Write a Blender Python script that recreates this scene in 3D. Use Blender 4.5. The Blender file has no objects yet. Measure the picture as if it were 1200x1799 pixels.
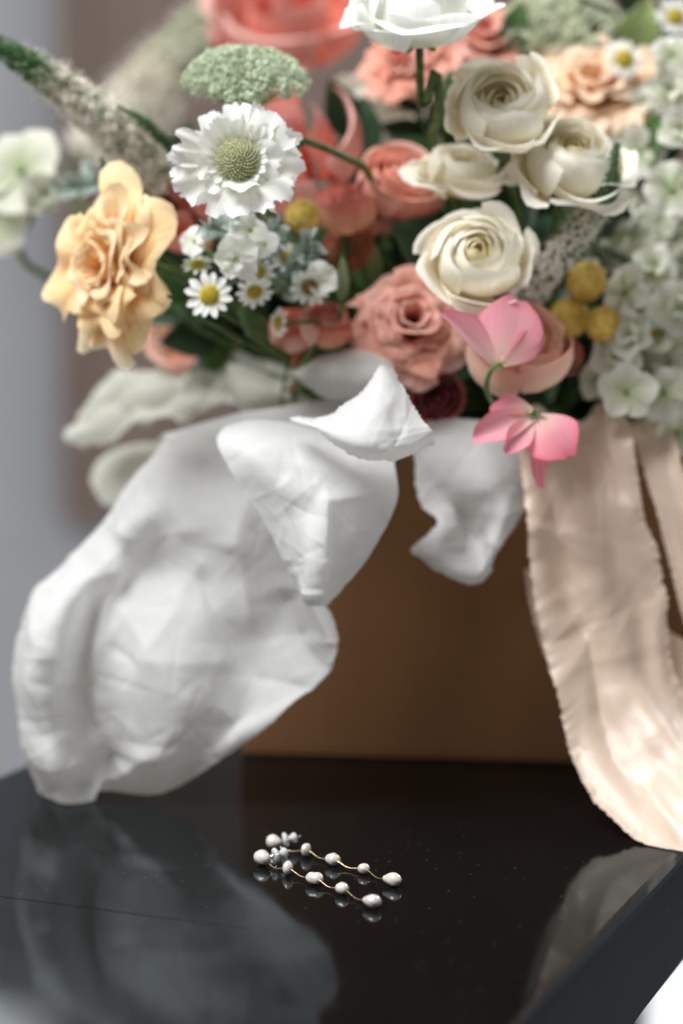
import bpy, math, random
import numpy as np
from mathutils import Vector, Matrix

# ------------------------------------------------------------------ camera, world, lights
SC = bpy.context.scene
COL = SC.collection
W0, H0 = 1200.0, 1799.0
LENS = 85.0
F = H0 * LENS / 36.0
CAMH = 0.249
PITCH = math.atan(467.0 / F)
cam_d = bpy.data.cameras.new('camera')
cam = bpy.data.objects.new('camera', cam_d); COL.objects.link(cam)
cam_d.sensor_fit = 'VERTICAL'; cam_d.sensor_height = 36.0; cam_d.lens = LENS
cam_d.clip_start = 0.02; cam_d.clip_end = 60
cam.location = (0, 0, CAMH); cam.rotation_euler = (math.pi/2 - PITCH, 0, 0)
SC.camera = cam
FWD = np.array([0, math.cos(PITCH), -math.sin(PITCH)])
UP = np.array([0, math.sin(PITCH), math.cos(PITCH)])
CAM = np.array([0, 0, CAMH])

def ray(px, py):
    return FWD + np.array([1.0, 0, 0])*((px-W0/2)/F) + UP*(-(py-H0/2)/F)
def P(px, py, Y):
    d = ray(px, py); return CAM + d*(Y/d[1])
def G(px, py, z=0.0):
    d = ray(px, py); return CAM + d*((z-CAMH)/d[2])
def M(px, Y):                       # pixels to metres at distance Y
    return px*Y/F

cam_d.dof.use_dof = True
cam_d.dof.focus_distance = float(np.dot(G(560, 1532, .003)-CAM, FWD))
cam_d.dof.aperture_fstop = 3.6
cam_d.dof.aperture_blades = 9

world = bpy.data.worlds.new('World'); SC.world = world; world.use_nodes = True
bg = world.node_tree.nodes['Background']
bg.inputs['Color'].default_value = (1.0, 0.95, 0.90, 1); bg.inputs['Strength'].default_value = 0.24

def area(name, loc, target, sx, sy, power, color):
    l = bpy.data.lights.new(name, 'AREA'); l.shape = 'RECTANGLE'; l.size = sx; l.size_y = sy
    l.energy = power; l.color = color
    o = bpy.data.objects.new(name, l); COL.objects.link(o); o.location = loc
    o.rotation_euler = (Vector(target)-Vector(loc)).to_track_quat('-Z', 'Y').to_euler()
    return o
area('window_light', (-1.0, 0.38, 2.1), (0.0, 1.05, 0.12), 1.3, 1.3, 108, (0.96, 0.985, 1.0))
area('far_window_light', (-0.80, 3.4, 1.22), (-0.2, 1.1, 0.2), 0.85, 0.9, 14, (1.0, 0.97, 0.93))
area('floor_fill_light', (1.7, 2.6, 1.7), (0.5, 3.1, -0.75), 0.9, 0.9, 45, (0.95, 0.97, 1.0))  # added fill lamp, aimed down to brighten the white floor

SC.view_settings.view_transform = 'Standard'
SC.view_settings.look = 'None'
SC.view_settings.exposure = 0.0; SC.view_settings.gamma = 1.0
SC.view_settings.use_curve_mapping = False
SC.cycles.use_denoising = True
SC.cycles.max_bounces = 8; SC.cycles.transparent_max_bounces = 8
SC.cycles.caustics_reflective = False; SC.cycles.caustics_refractive = False

# ------------------------------------------------------------------ small helpers
def lin(r, g, b):
    def c(v):
        v /= 255.0
        return v/12.92 if v <= .04045 else ((v+.055)/1.055)**2.4
    return (c(r), c(g), c(b))
def nrm(v):
    v = np.asarray(v, float); return v/max(np.linalg.norm(v), 1e-12)
def frame(n, roll=0.0):
    z = nrm(n); ref = np.array([0, 0, 1.0]) if abs(z[2]) < .93 else np.array([0, 1.0, 0])
    x = nrm(np.cross(ref, z)); y = np.cross(z, x)
    c, s = math.cos(roll), math.sin(roll)
    x2, y2 = x*c+y*s, -x*s+y*c
    return np.stack([x2, y2, z], 1)
def mat4(R, loc):
    m = Matrix.Identity(4)
    for i in range(3):
        for j in range(3): m[i][j] = float(R[i][j])
        m[i][3] = float(loc[i])
    return m
def obj(name, mesh, mat=None, parent=None):
    o = bpy.data.objects.new(name, mesh); COL.objects.link(o)
    if mat is not None and mesh is not None and not mesh.materials: mesh.materials.append(mat)
    if parent is not None: o.parent = parent
    return o
def tag(o, label, cat, group=None, kind=None):
    o['label'] = label
    if cat: o['category'] = cat
    if group: o['group'] = group
    if kind: o['kind'] = kind
    return o
def thing(name, label, cat, loc=(0, 0, 0), R=None, group=None):
    o = bpy.data.objects.new(name, None); COL.objects.link(o)
    o.empty_display_size = 0.01
    o.matrix_world = mat4(np.eye(3) if R is None else R, loc)
    return tag(o, label, cat, group)
def mesh_from(name, V, Fc, puv=None, smooth=True):
    me = bpy.data.meshes.new(name)
    me.from_pydata([tuple(map(float, v)) for v in V], [], [tuple(map(int, f)) for f in Fc])
    if puv is not None:
        a = me.attributes.new('puv', 'FLOAT_VECTOR', 'POINT')
        a.data.foreach_set('vector', np.asarray(puv, np.float32).ravel())
    if smooth: me.polygons.foreach_set('use_smooth', [True]*len(me.polygons))
    me.update(); return me
def grid_faces(nv, nu, off=0, wrap=False):
    f = []
    for i in range(nv-1):
        for j in range(nu if wrap else nu-1):
            k = (j+1) % nu
            f.append((off+i*nu+j, off+i*nu+k, off+(i+1)*nu+k, off+(i+1)*nu+j))
    return f
def grid_mesh(name, A, puv=None):
    nv, nu = A.shape[:2]
    if puv is None:
        puv = np.zeros((nv, nu, 3)); puv[..., 0] = np.linspace(-1, 1, nu)[None]; puv[..., 1] = np.linspace(0, 1, nv)[:, None]
    return mesh_from(name, A.reshape(-1, 3), grid_faces(nv, nu), puv.reshape(-1, 3))
def crom(K, n):                     # Catmull-Rom through K points along axis 0
    K = np.asarray(K, float); m = len(K)
    E = np.concatenate([(2*K[0]-K[1])[None], K, (2*K[-1]-K[-2])[None]])
    t = np.linspace(0, m-1, n); i = np.minimum(t.astype(int), m-2); f = (t-i).reshape((-1,)+(1,)*(K.ndim-1))
    a, b, c, d = E[i], E[i+1], E[i+2], E[i+3]
    return .5*(2*b+(c-a)*f+(2*a-5*b+4*c-d)*f*f+(3*b-3*c+d-a)*f**3)
def tube_data(pts, radii, n=7):
    pts = np.asarray(pts, float); m = len(pts)
    radii = np.broadcast_to(np.asarray(radii, float), (m,))
    V, PV = [], []
    T = np.gradient(pts, axis=0)
    x = None
    for i in range(m):
        t = nrm(T[i])
        if x is None:
            x = nrm(np.cross(t, [0.3, 0.5, 0.8]))
        x = nrm(x-t*np.dot(x, t)); y = np.cross(t, x)
        for k in range(n):
            a = 2*math.pi*k/n
            V.append(pts[i]+(x*math.cos(a)+y*math.sin(a))*radii[i]); PV.append((k/n, i/(m-1), 0))
    Fc = grid_faces(m, n, 0, True)
    Fc.append(tuple(range(n))[::-1]); Fc.append(tuple((m-1)*n+k for k in range(n)))
    return np.array(V), Fc, np.array(PV)
def tube(name, pts, radii, mat, parent=None, n=7, inv=None):
    pts = np.asarray(pts, float)
    if inv is not None: pts = xf(inv, pts)
    V, Fc, PV = tube_data(pts, radii, n)
    return obj(name, mesh_from(name, V, Fc, PV), mat, parent)
def xf(m, pts):
    A = np.array(m); pts = np.asarray(pts, float)
    return pts @ A[:3, :3].T + A[:3, 3]
def box_mesh(name, lo, hi, bev=0.0):
    import bmesh
    bm = bmesh.new(); bmesh.ops.create_cube(bm, size=1)
    for v in bm.verts:
        for k in range(3): v.co[k] = lo[k]+(v.co[k]+.5)*(hi[k]-lo[k])
    if bev > 0: bmesh.ops.bevel(bm, geom=bm.edges[:], offset=bev, segments=2, affect='EDGES', profile=.5)
    me = bpy.data.meshes.new(name); bm.to_mesh(me); bm.free(); return me

# ------------------------------------------------------------------ materials
class NT:
    def __init__(s, name):
        s.m = bpy.data.materials.new(name); s.m.use_nodes = True; s.t = s.m.node_tree; s.t.nodes.clear()
        s.out = s.n('ShaderNodeOutputMaterial')
    def n(s, typ, **kw):
        o = s.t.nodes.new(typ)
        for k, v in kw.items(): setattr(o, k, v)
        return o
    def l(s, a, b): s.t.links.new(a, b)
def c4(c): return (c[0], c[1], c[2], 1)

def petal_mat(name, base, tip, mid=None, trans=.3, rough=.55, veins=.12, edge=None, streak=26.0, bump=.15):
    q = NT(name)
    at = q.n('ShaderNodeAttribute'); at.attribute_name = 'puv'
    sep = q.n('ShaderNodeSeparateXYZ'); q.l(at.outputs['Vector'], sep.inputs[0])
    info = q.n('ShaderNodeObjectInfo')
    cmb = q.n('ShaderNodeCombineXYZ')
    mx = q.n('ShaderNodeMath', operation='MULTIPLY'); mx.inputs[1].default_value = streak; q.l(sep.outputs['X'], mx.inputs[0])
    my = q.n('ShaderNodeMath', operation='MULTIPLY'); my.inputs[1].default_value = 2.2; q.l(sep.outputs['Y'], my.inputs[0])
    mz = q.n('ShaderNodeMath', operation='MULTIPLY'); mz.inputs[1].default_value = 37.0; q.l(info.outputs['Random'], mz.inputs[0])
    q.l(mx.outputs[0], cmb.inputs[0]); q.l(my.outputs[0], cmb.inputs[1]); q.l(mz.outputs[0], cmb.inputs[2])
    no = q.n('ShaderNodeTexNoise'); no.inputs['Scale'].default_value = 1.0; no.inputs['Detail'].default_value = 3
    q.l(cmb.outputs[0], no.inputs['Vector'])
    # position along the petal, shifted by the vein noise
    sh = q.n('ShaderNodeMath', operation='MULTIPLY_ADD'); sh.inputs[1].default_value = .35; q.l(no.outputs['Fac'], sh.inputs[0])
    sb = q.n('ShaderNodeMath', operation='SUBTRACT'); q.l(sep.outputs['Y'], sb.inputs[0]); sb.inputs[1].default_value = .17
    q.l(sb.outputs[0], sh.inputs[2])
    cr = q.n('ShaderNodeValToRGB'); q.l(sh.outputs[0], cr.inputs[0])
    e = cr.color_ramp.elements; e[0].color = c4(base); e[0].position = .05; e[1].color = c4(tip); e[1].position = .9
    if mid is not None:
        k = cr.color_ramp.elements.new(.5); k.color = c4(mid)
    if edge is not None:
        e[len(e)-1].position = .82
        k = cr.color_ramp.elements.new(.97); k.color = c4(edge)
    hsv = q.n('ShaderNodeHueSaturation'); q.l(cr.outputs[0], hsv.inputs['Color'])
    mv = q.n('ShaderNodeMath', operation='MULTIPLY_ADD'); mv.inputs[1].default_value = veins*2; mv.inputs[2].default_value = 1-veins
    q.l(no.outputs['Fac'], mv.inputs[0]); q.l(mv.outputs[0], hsv.inputs['Value'])
    ms = q.n('ShaderNodeMath', operation='MULTIPLY_ADD'); ms.inputs[1].default_value = .3; ms.inputs[2].default_value = .85
    q.l(info.outputs['Random'], ms.inputs[0]); q.l(ms.outputs[0], hsv.inputs['Saturation'])
    pb = q.n('ShaderNodeBsdfPrincipled'); q.l(hsv.outputs[0], pb.inputs['Base Color'])
    pb.inputs['Roughness'].default_value = rough; pb.inputs['Specular IOR Level'].default_value = .25
    pb.inputs['Sheen Weight'].default_value = .15
    bp = q.n('ShaderNodeBump'); bp.inputs['Strength'].default_value = bump; bp.inputs['Distance'].default_value = .0006
    q.l(no.outputs['Fac'], bp.inputs['Height']); q.l(bp.outputs[0], pb.inputs['Normal'])
    tr = q.n('ShaderNodeBsdfTranslucent'); q.l(hsv.outputs[0], tr.inputs['Color'])
    mix = q.n('ShaderNodeMixShader'); mix.inputs[0].default_value = trans
    q.l(pb.outputs[0], mix.inputs[1]); q.l(tr.outputs[0], mix.inputs[2]); q.l(mix.outputs[0], q.out.inputs[0])
    return q.m

def noise_mat(name, ca, cb, scale, rough=.6, spec=.3, bump=0., trans=0., detail=4, stretch=None, dist=.001, sheen=0., lo=.35, hi=.65, coat=0.):
    q = NT(name)
    tc = q.n('ShaderNodeTexCoord'); mp = q.n('ShaderNodeMapping'); q.l(tc.outputs['Object'], mp.inputs[0])
    if stretch: mp.inputs['Scale'].default_value = stretch
    no = q.n('ShaderNodeTexNoise'); no.inputs['Scale'].default_value = scale; no.inputs['Detail'].default_value = detail
    q.l(mp.outputs[0], no.inputs['Vector'])
    cr = q.n('ShaderNodeValToRGB'); q.l(no.outputs['Fac'], cr.inputs[0])
    cr.color_ramp.elements[0].color = c4(ca); cr.color_ramp.elements[1].color = c4(cb)
    cr.color_ramp.elements[0].position = lo; cr.color_ramp.elements[1].position = hi
    pb = q.n('ShaderNodeBsdfPrincipled'); q.l(cr.outputs[0], pb.inputs['Base Color'])
    pb.inputs['Roughness'].default_value = rough; pb.inputs['Specular IOR Level'].default_value = spec
    pb.inputs['Sheen Weight'].default_value = sheen; pb.inputs['Coat Weight'].default_value = coat
    if bump:
        bp = q.n('ShaderNodeBump'); bp.inputs['Strength'].default_value = bump; bp.inputs['Distance'].default_value = dist
        q.l(no.outputs['Fac'], bp.inputs['Height']); q.l(bp.outputs[0], pb.inputs['Normal'])
    if trans:
        tr = q.n('ShaderNodeBsdfTranslucent'); q.l(cr.outputs[0], tr.inputs['Color'])
        mix = q.n('ShaderNodeMixShader'); mix.inputs[0].default_value = trans
        q.l(pb.outputs[0], mix.inputs[1]); q.l(tr.outputs[0], mix.inputs[2]); q.l(mix.outputs[0], q.out.inputs[0])
    else:
        q.l(pb.outputs[0], q.out.inputs[0])
    return q.m

def stone_mat(name='polished_black_stone', rlo=.0, rhi=.13, spec=.5):
    q = NT(name)
    tc = q.n('ShaderNodeTexCoord')
    n1 = q.n('ShaderNodeTexNoise'); n1.inputs['Scale'].default_value = 9; n1.inputs['Detail'].default_value = 6; q.l(tc.outputs['Object'], n1.inputs['Vector'])
    vo = q.n('ShaderNodeTexVoronoi'); vo.inputs['Scale'].default_value = 260; q.l(tc.outputs['Object'], vo.inputs['Vector'])
    lt = q.n('ShaderNodeMath', operation='LESS_THAN'); lt.inputs[1].default_value = .09; q.l(vo.outputs['Distance'], lt.inputs[0])
    sx = q.n('ShaderNodeSeparateColor'); q.l(vo.outputs['Color'], sx.inputs[0])
    gt = q.n('ShaderNodeMath', operation='GREATER_THAN'); gt.inputs[1].default_value = .72; q.l(sx.outputs[0], gt.inputs[0])
    fl = q.n('ShaderNodeMath', operation='MULTIPLY'); q.l(lt.outputs[0], fl.inputs[0]); q.l(gt.outputs[0], fl.inputs[1])
    cr = q.n('ShaderNodeValToRGB'); q.l(n1.outputs['Fac'], cr.inputs[0])
    cr.color_ramp.elements[0].color = (.002, .0022, .0026, 1); cr.color_ramp.elements[1].color = (.0048, .005, .0055, 1)
    mx = q.n('ShaderNodeMix', data_type='RGBA'); q.l(fl.outputs[0], mx.inputs['Factor']); q.l(cr.outputs[0], mx.inputs['A']); mx.inputs['B'].default_value = (.09, .082, .072, 1)
    pb = q.n('ShaderNodeBsdfPrincipled'); q.l(mx.outputs['Result'], pb.inputs['Base Color'])
    n2 = q.n('ShaderNodeTexNoise'); n2.inputs['Scale'].default_value = 16; n2.inputs['Detail'].default_value = 8; q.l(tc.outputs['Object'], n2.inputs['Vector'])
    mr = q.n('ShaderNodeMapRange'); q.l(n2.outputs['Fac'], mr.inputs['Value']); mr.inputs['To Min'].default_value = rlo; mr.inputs['To Max'].default_value = rhi
    pb.inputs['Roughness'].default_value = .7; pb.inputs['Specular IOR Level'].default_value = 0
    gl = q.n('ShaderNodeBsdfGlossy'); gl.inputs['Color'].default_value = (.86, .95, 1.0, 1); q.l(mr.outputs[0], gl.inputs['Roughness'])
    fr = q.n('ShaderNodeFresnel'); fr.inputs['IOR'].default_value = 1.5
    mk = q.n('ShaderNodeMath', operation='MULTIPLY'); mk.inputs[1].default_value = spec; q.l(fr.outputs[0], mk.inputs[0])
    ms = q.n('ShaderNodeMixShader'); q.l(mk.outputs[0], ms.inputs[0]); q.l(pb.outputs[0], ms.inputs[1]); q.l(gl.outputs[0], ms.inputs[2])
    q.l(ms.outputs[0], q.out.inputs[0]); return q.m

def tissue_mat(name, col, trans=.48):
    q = NT(name)
    tc = q.n('ShaderNodeTexCoord')
    mp = q.n('ShaderNodeMapping'); mp.inputs['Scale'].default_value = (1, 1, .35); q.l(tc.outputs['Object'], mp.inputs[0])
    n1 = q.n('ShaderNodeTexNoise'); n1.inputs['Scale'].default_value = 900; n1.inputs['Detail'].default_value = 3; q.l(mp.outputs[0], n1.inputs['Vector'])
    n2 = q.n('ShaderNodeTexNoise'); n2.inputs['Scale'].default_value = 120; n2.inputs['Detail'].default_value = 5; q.l(tc.outputs['Object'], n2.inputs['Vector'])
    ad = q.n('ShaderNodeMath', operation='ADD'); q.l(n1.outputs['Fac'], ad.inputs[0]); q.l(n2.outputs['Fac'], ad.inputs[1])
    mr = q.n('ShaderNodeMapRange'); q.l(ad.outputs[0], mr.inputs['Value']); mr.inputs['From Min'].default_value = .6; mr.inputs['From Max'].default_value = 1.4
    mr.inputs['To Min'].default_value = .93; mr.inputs['To Max'].default_value = 1.03
    mu = q.n('ShaderNodeMix', data_type='RGBA', blend_type='MULTIPLY'); mu.inputs['Factor'].default_value = 1
    mu.inputs['A'].default_value = c4(col); q.l(mr.outputs[0], mu.inputs['B'])
    pb = q.n('ShaderNodeBsdfPrincipled'); q.l(mu.outputs['Result'], pb.inputs['Base Color']); pb.inputs['Roughness'].default_value = .62
    pb.inputs['Specular IOR Level'].default_value = .22
    bp = q.n('ShaderNodeBump'); bp.inputs['Strength'].default_value = .45; bp.inputs['Distance'].default_value = .0009
    q.l(n2.outputs['Fac'], bp.inputs['Height']); q.l(bp.outputs[0], pb.inputs['Normal'])
    tr = q.n('ShaderNodeBsdfTranslucent'); q.l(mu.outputs['Result'], tr.inputs['Color'])
    mix = q.n('ShaderNodeMixShader'); mix.inputs[0].default_value = trans
    q.l(pb.outputs[0], mix.inputs[1]); q.l(tr.outputs[0], mix.inputs[2]); q.l(mix.outputs[0], q.out.inputs[0]); return q.m

def silk_mat():
    q = NT('peach_silk')
    at = q.n('ShaderNodeAttribute'); at.attribute_name = 'puv'
    mp = q.n('ShaderNodeMapping'); mp.inputs['Scale'].default_value = (90, 240, 1); q.l(at.outputs['Vector'], mp.inputs[0])
    n1 = q.n('ShaderNodeTexNoise'); n1.inputs['Scale'].default_value = 1.2; n1.inputs['Detail'].default_value = 3; q.l(mp.outputs[0], n1.inputs['Vector'])
    cr = q.n('ShaderNodeValToRGB'); q.l(n1.outputs['Fac'], cr.inputs[0])
    cr.color_ramp.elements[0].color = c4(lin(230, 204, 182)); cr.color_ramp.elements[1].color = c4(lin(238, 218, 200))
    cr.color_ramp.elements[0].position = .3; cr.color_ramp.elements[1].position = .7
    pb = q.n('ShaderNodeBsdfPrincipled'); q.l(cr.outputs[0], pb.inputs['Base Color'])
    pb.inputs['Roughness'].default_value = .36; pb.inputs['Specular IOR Level'].default_value = .6
    pb.inputs['Sheen Weight'].default_value = .8; pb.inputs['Sheen Roughness'].default_value = .35; pb.inputs['Anisotropic'].default_value = .4
    bp = q.n('ShaderNodeBump'); bp.inputs['Strength'].default_value = .2; bp.inputs['Distance'].default_value = .0004
    q.l(n1.outputs['Fac'], bp.inputs['Height']); q.l(bp.outputs[0], pb.inputs['Normal'])
    tr = q.n('ShaderNodeBsdfTranslucent'); q.l(cr.outputs[0], tr.inputs['Color'])
    mix = q.n('ShaderNodeMixShader'); mix.inputs[0].default_value = .22
    q.l(pb.outputs[0], mix.inputs[1]); q.l(tr.outputs[0], mix.inputs[2]); q.l(mix.outputs[0], q.out.inputs[0]); return q.m

def pearl_mat():
    q = NT('pearl')
    tc = q.n('ShaderNodeTexCoord')
    n1 = q.n('ShaderNodeTexNoise'); n1.inputs['Scale'].default_value = 260; n1.inputs['Detail'].default_value = 3; q.l(tc.outputs['Object'], n1.inputs['Vector'])
    lw = q.n('ShaderNodeLayerWeight'); lw.inputs['Blend'].default_value = .4
    cr = q.n('ShaderNodeValToRGB'); q.l(lw.outputs['Facing'], cr.inputs[0])
    cr.color_ramp.elements[0].color = c4(lin(240, 231, 224)); cr.color_ramp.elements[1].color = c4(lin(216, 196, 183))
    pb = q.n('ShaderNodeBsdfPrincipled'); q.l(cr.outputs[0], pb.inputs['Base Color'])
    pb.inputs['Roughness'].default_value = .24; pb.inputs['Specular IOR Level'].default_value = .75; pb.inputs['Metallic'].default_value = .28
    pb.inputs['Subsurface Weight'].default_value = .25; pb.inputs['Subsurface Radius'].default_value = (.003, .002, .0015); pb.inputs['Subsurface Scale'].default_value = .5
    pb.inputs['Coat Weight'].default_value = .9; pb.inputs['Coat Roughness'].default_value = .08
    pb.inputs['Thin Film Thickness'].default_value = 380; pb.inputs['Thin Film IOR'].default_value = 1.4
    bp = q.n('ShaderNodeBump'); bp.inputs['Strength'].default_value = .12; bp.inputs['Distance'].default_value = .0004
    q.l(n1.outputs['Fac'], bp.inputs['Height']); q.l(bp.outputs[0], pb.inputs['Normal'])
    q.l(pb.outputs[0], q.out.inputs[0]); return q.m

def metal_mat(name, col, rough=.25):
    q = NT(name); pb = q.n('ShaderNodeBsdfPrincipled'); pb.inputs['Base Color'].default_value = c4(col); pb.inputs['Metallic'].default_value = 1
    pb.inputs['Roughness'].default_value = rough; q.l(pb.outputs[0], q.out.inputs[0]); return q.m
def silicone_mat():
    q = NT('clear_silicone'); pb = q.n('ShaderNodeBsdfPrincipled'); pb.inputs['Base Color'].default_value = (1, .99, .98, 1)
    pb.inputs['Roughness'].default_value = .12; pb.inputs['IOR'].default_value = 1.41; pb.inputs['Transmission Weight'].default_value = .5
    q.l(pb.outputs[0], q.out.inputs[0]); return q.m

MT = {}
MT['stone'] = stone_mat()
MT['honed'] = stone_mat('honed_black_stone', .2, .35, .09)
MT['groove'] = noise_mat('groove_dust', (.004, .004, .0045), (.012, .011, .01), 300, rough=.8, spec=.05)
MT['wall'] = noise_mat('painted_wall', lin(140, 141, 144), lin(145, 146, 149), 3, rough=.85, spec=.1)
MT['floor'] = noise_mat('white_floor', lin(236, 237, 240), lin(243, 243, 246), 4, rough=.7, spec=.2)
MT['panel'] = noise_mat('taupe_wood', lin(98, 84, 76), lin(110, 95, 87), 5, rough=.6, spec=.2, stretch=(6, 1, .6))
MT['panel_trim'] = noise_mat('taupe_wood_trim', lin(92, 78, 71), lin(103, 89, 81), 6, rough=.55, spec=.2, stretch=(6, 1, .6))
MT['kraft'] = noise_mat('kraft_board', lin(122, 88, 58), lin(134, 97, 65), 22, rough=.8, spec=.15, bump=.2, dist=.0005, stretch=(1, 1, .35), detail=12, lo=.3, hi=.7)
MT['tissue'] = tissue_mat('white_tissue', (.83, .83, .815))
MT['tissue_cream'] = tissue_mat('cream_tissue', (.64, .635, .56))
MT['silk'] = silk_mat()
MT['pearl'] = pearl_mat()
MT['gold'] = metal_mat('gold_wire', (.80, .62, .36), .3)
MT['silver'] = metal_mat('silver_post', (.86, .88, .9), .15)
MT['silicone'] = silicone_mat()
MT['stem'] = noise_mat('green_stem', lin(72, 96, 52), lin(98, 122, 70), 160, rough=.5, spec=.3, trans=.1)
MT['calyx'] = noise_mat('green_calyx', lin(104, 136, 78), lin(138, 164, 104), 200, rough=.5, trans=.2)
MT['leaf'] = petal_mat('dark_leaf', lin(34, 52, 34), lin(48, 74, 46), trans=.12, rough=.38, veins=.2, streak=9, bump=.3)
MT['leaf_mid'] = petal_mat('mid_leaf', lin(52, 84, 44), lin(86, 122, 70), trans=.22, rough=.42, veins=.2, streak=9, bump=.3)
MT['leaf_pale'] = petal_mat('pale_leaf', lin(112, 136, 84), lin(160, 176, 120), trans=.3, rough=.5, veins=.15, streak=9, bump=.3)
MT['silver_leaf'] = petal_mat('silver_leaf', lin(132, 152, 140), lin(196, 206, 198), trans=.15, rough=.75, veins=.15, streak=8, bump=.3)
MT['cream'] = petal_mat('cream_petal', lin(240, 226, 178), lin(252, 248, 236), mid=lin(251, 244, 222), trans=.42)
MT['cream_heart'] = petal_mat('cream_heart_petal', lin(214, 196, 128), lin(244, 234, 198), trans=.34)
MT['white'] = petal_mat('white_petal', lin(226, 228, 206), lin(247, 247, 245), trans=.34)
MT['stockwhite'] = petal_mat('stock_white_petal', lin(182, 192, 150), lin(226, 224, 215), trans=.34)
MT['hydrangea'] = petal_mat('hydrangea_petal', lin(172, 182, 144), lin(212, 210, 196), trans=.3)
MT['coral'] = petal_mat('coral_petal', lin(212, 118, 98), lin(230, 172, 162), mid=lin(220, 136, 118), trans=.3, veins=.16)
MT['coralrose'] = petal_mat('coral_rose_petal', lin(214, 124, 102), lin(236, 178, 160), mid=lin(226, 148, 126), trans=.3, veins=.16)
MT['blush'] = petal_mat('blush_rose_petal', lin(230, 176, 142), lin(222, 144, 128), mid=lin(234, 180, 154), trans=.3, veins=.16, edge=lin(212, 132, 122))
MT['pinkcarn'] = petal_mat('dusty_pink_petal', lin(160, 72, 62), lin(240, 190, 174), mid=lin(220, 144, 128), trans=.3, veins=.16)
MT['peachrose'] = petal_mat('peach_pink_petal', lin(246, 230, 206), lin(240, 186, 172), mid=lin(246, 216, 196), trans=.3, veins=.16)
MT['orange'] = petal_mat('apricot_petal', lin(236, 164, 92), lin(248, 224, 182), mid=lin(244, 206, 152), trans=.36, veins=.2)
MT['peachcarn'] = petal_mat('peach_petal', lin(238, 180, 128), lin(246, 220, 192), mid=lin(244, 206, 168), trans=.34, veins=.2)
MT['sweetpea'] = petal_mat('sweet_pea_petal', lin(250, 220, 206), lin(240, 158, 172), mid=lin(242, 172, 182), trans=.4, veins=.28, streak=30, edge=lin(238, 138, 158))
MT['red'] = petal_mat('deep_rose_petal', lin(112, 44, 46), lin(196, 92, 98), trans=.25, veins=.2)
MT['greywhite'] = petal_mat('grey_white_petal', lin(196, 188, 168), lin(216, 208, 194), trans=.3)
MT['yellow'] = noise_mat('yellow_floret', lin(212, 172, 66), lin(242, 214, 122), 260, rough=.7, bump=.5, dist=.0008)
MT['disc'] = noise_mat('daisy_disc', lin(170, 146, 40), lin(206, 186, 66), 900, rough=.75, bump=.6, dist=.0006)
MT['disc_dry'] = noise_mat('dry_disc', lin(120, 84, 34), lin(168, 128, 60), 900, rough=.75, bump=.6, dist=.0006)
MT['pin'] = petal_mat('pincushion', lin(120, 132, 86), lin(222, 218, 180), trans=.15, veins=.1)
MT['ammi'] = petal_mat('umbel_floret', lin(172, 188, 154), lin(222, 230, 206), trans=.25, veins=.2)
MT['ammi_pale'] = petal_mat('pale_umbel_floret', lin(176, 186, 150), lin(222, 226, 202), trans=.25, veins=.2)
MT['spike'] = petal_mat('speedwell_floret', lin(238, 234, 224), lin(84, 122, 74), mid=lin(222, 218, 204), trans=.25, veins=.25, streak=40)
MT['spike_white'] = petal_mat('white_speedwell_floret', lin(240, 236, 226), lin(204, 206, 184), mid=lin(234, 228, 214), trans=.25, veins=.2, streak=40)
MT['spike_core'] = noise_mat('speedwell_core', lin(64, 78, 62), lin(110, 118, 98), 500)
MT['spike_green'] = petal_mat('speedwell_bud', lin(66, 100, 62), lin(84, 124, 70), trans=.15, veins=.35, streak=40)
MT['brown'] = noise_mat('brown_seed', lin(92, 66, 44), lin(150, 120, 84), 300, rough=.8)

# ------------------------------------------------------------------ setting
def struct(name, me, mat, label=None):
    o = obj(name, me, mat); o['kind'] = 'structure'
    if label: o['label'] = label
    return o
WY = 3.6
struct('floor', box_mesh('floor', (-3, -1.5, -.80), (3, WY, -.75)), MT['floor'], 'bright white floor far below the black table')
struct('wall', box_mesh('wall', (-3, WY+.002, -.80), (3, WY+.1, 2.4)), MT['wall'], 'pale grey wall behind the bouquet')
# taupe framed door-like panel on the wall
pl = P(108, 500, WY); pb_ = P(300, 915, WY)
root = thing('wall_panel', 'blurred taupe brown wooden panel hanging on the pale grey wall', 'panel', (pl[0], WY, pb_[2]))
PW, PH = 1.5, 1.75
obj('board', box_mesh('board', (.05, -.025, .05), (PW-.05, -.002, PH-.05), .004), MT['panel'], root)
obj('rail', box_mesh('rail', (.0, -.04, 0), (PW, -.003, .05), .004), MT['panel_trim'], root)
obj('rail', box_mesh('rail', (.0, -.04, PH-.05), (PW, -.003, PH), .004), MT['panel_trim'], root)
obj('stile', box_mesh('stile', (.0, -.038, .05), (.05, -.004, PH-.05), .004), MT['panel_trim'], root)
obj('stile', box_mesh('stile', (PW-.05, -.038, .05), (PW, -.004, PH-.05), .004), MT['panel_trim'], root)

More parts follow.
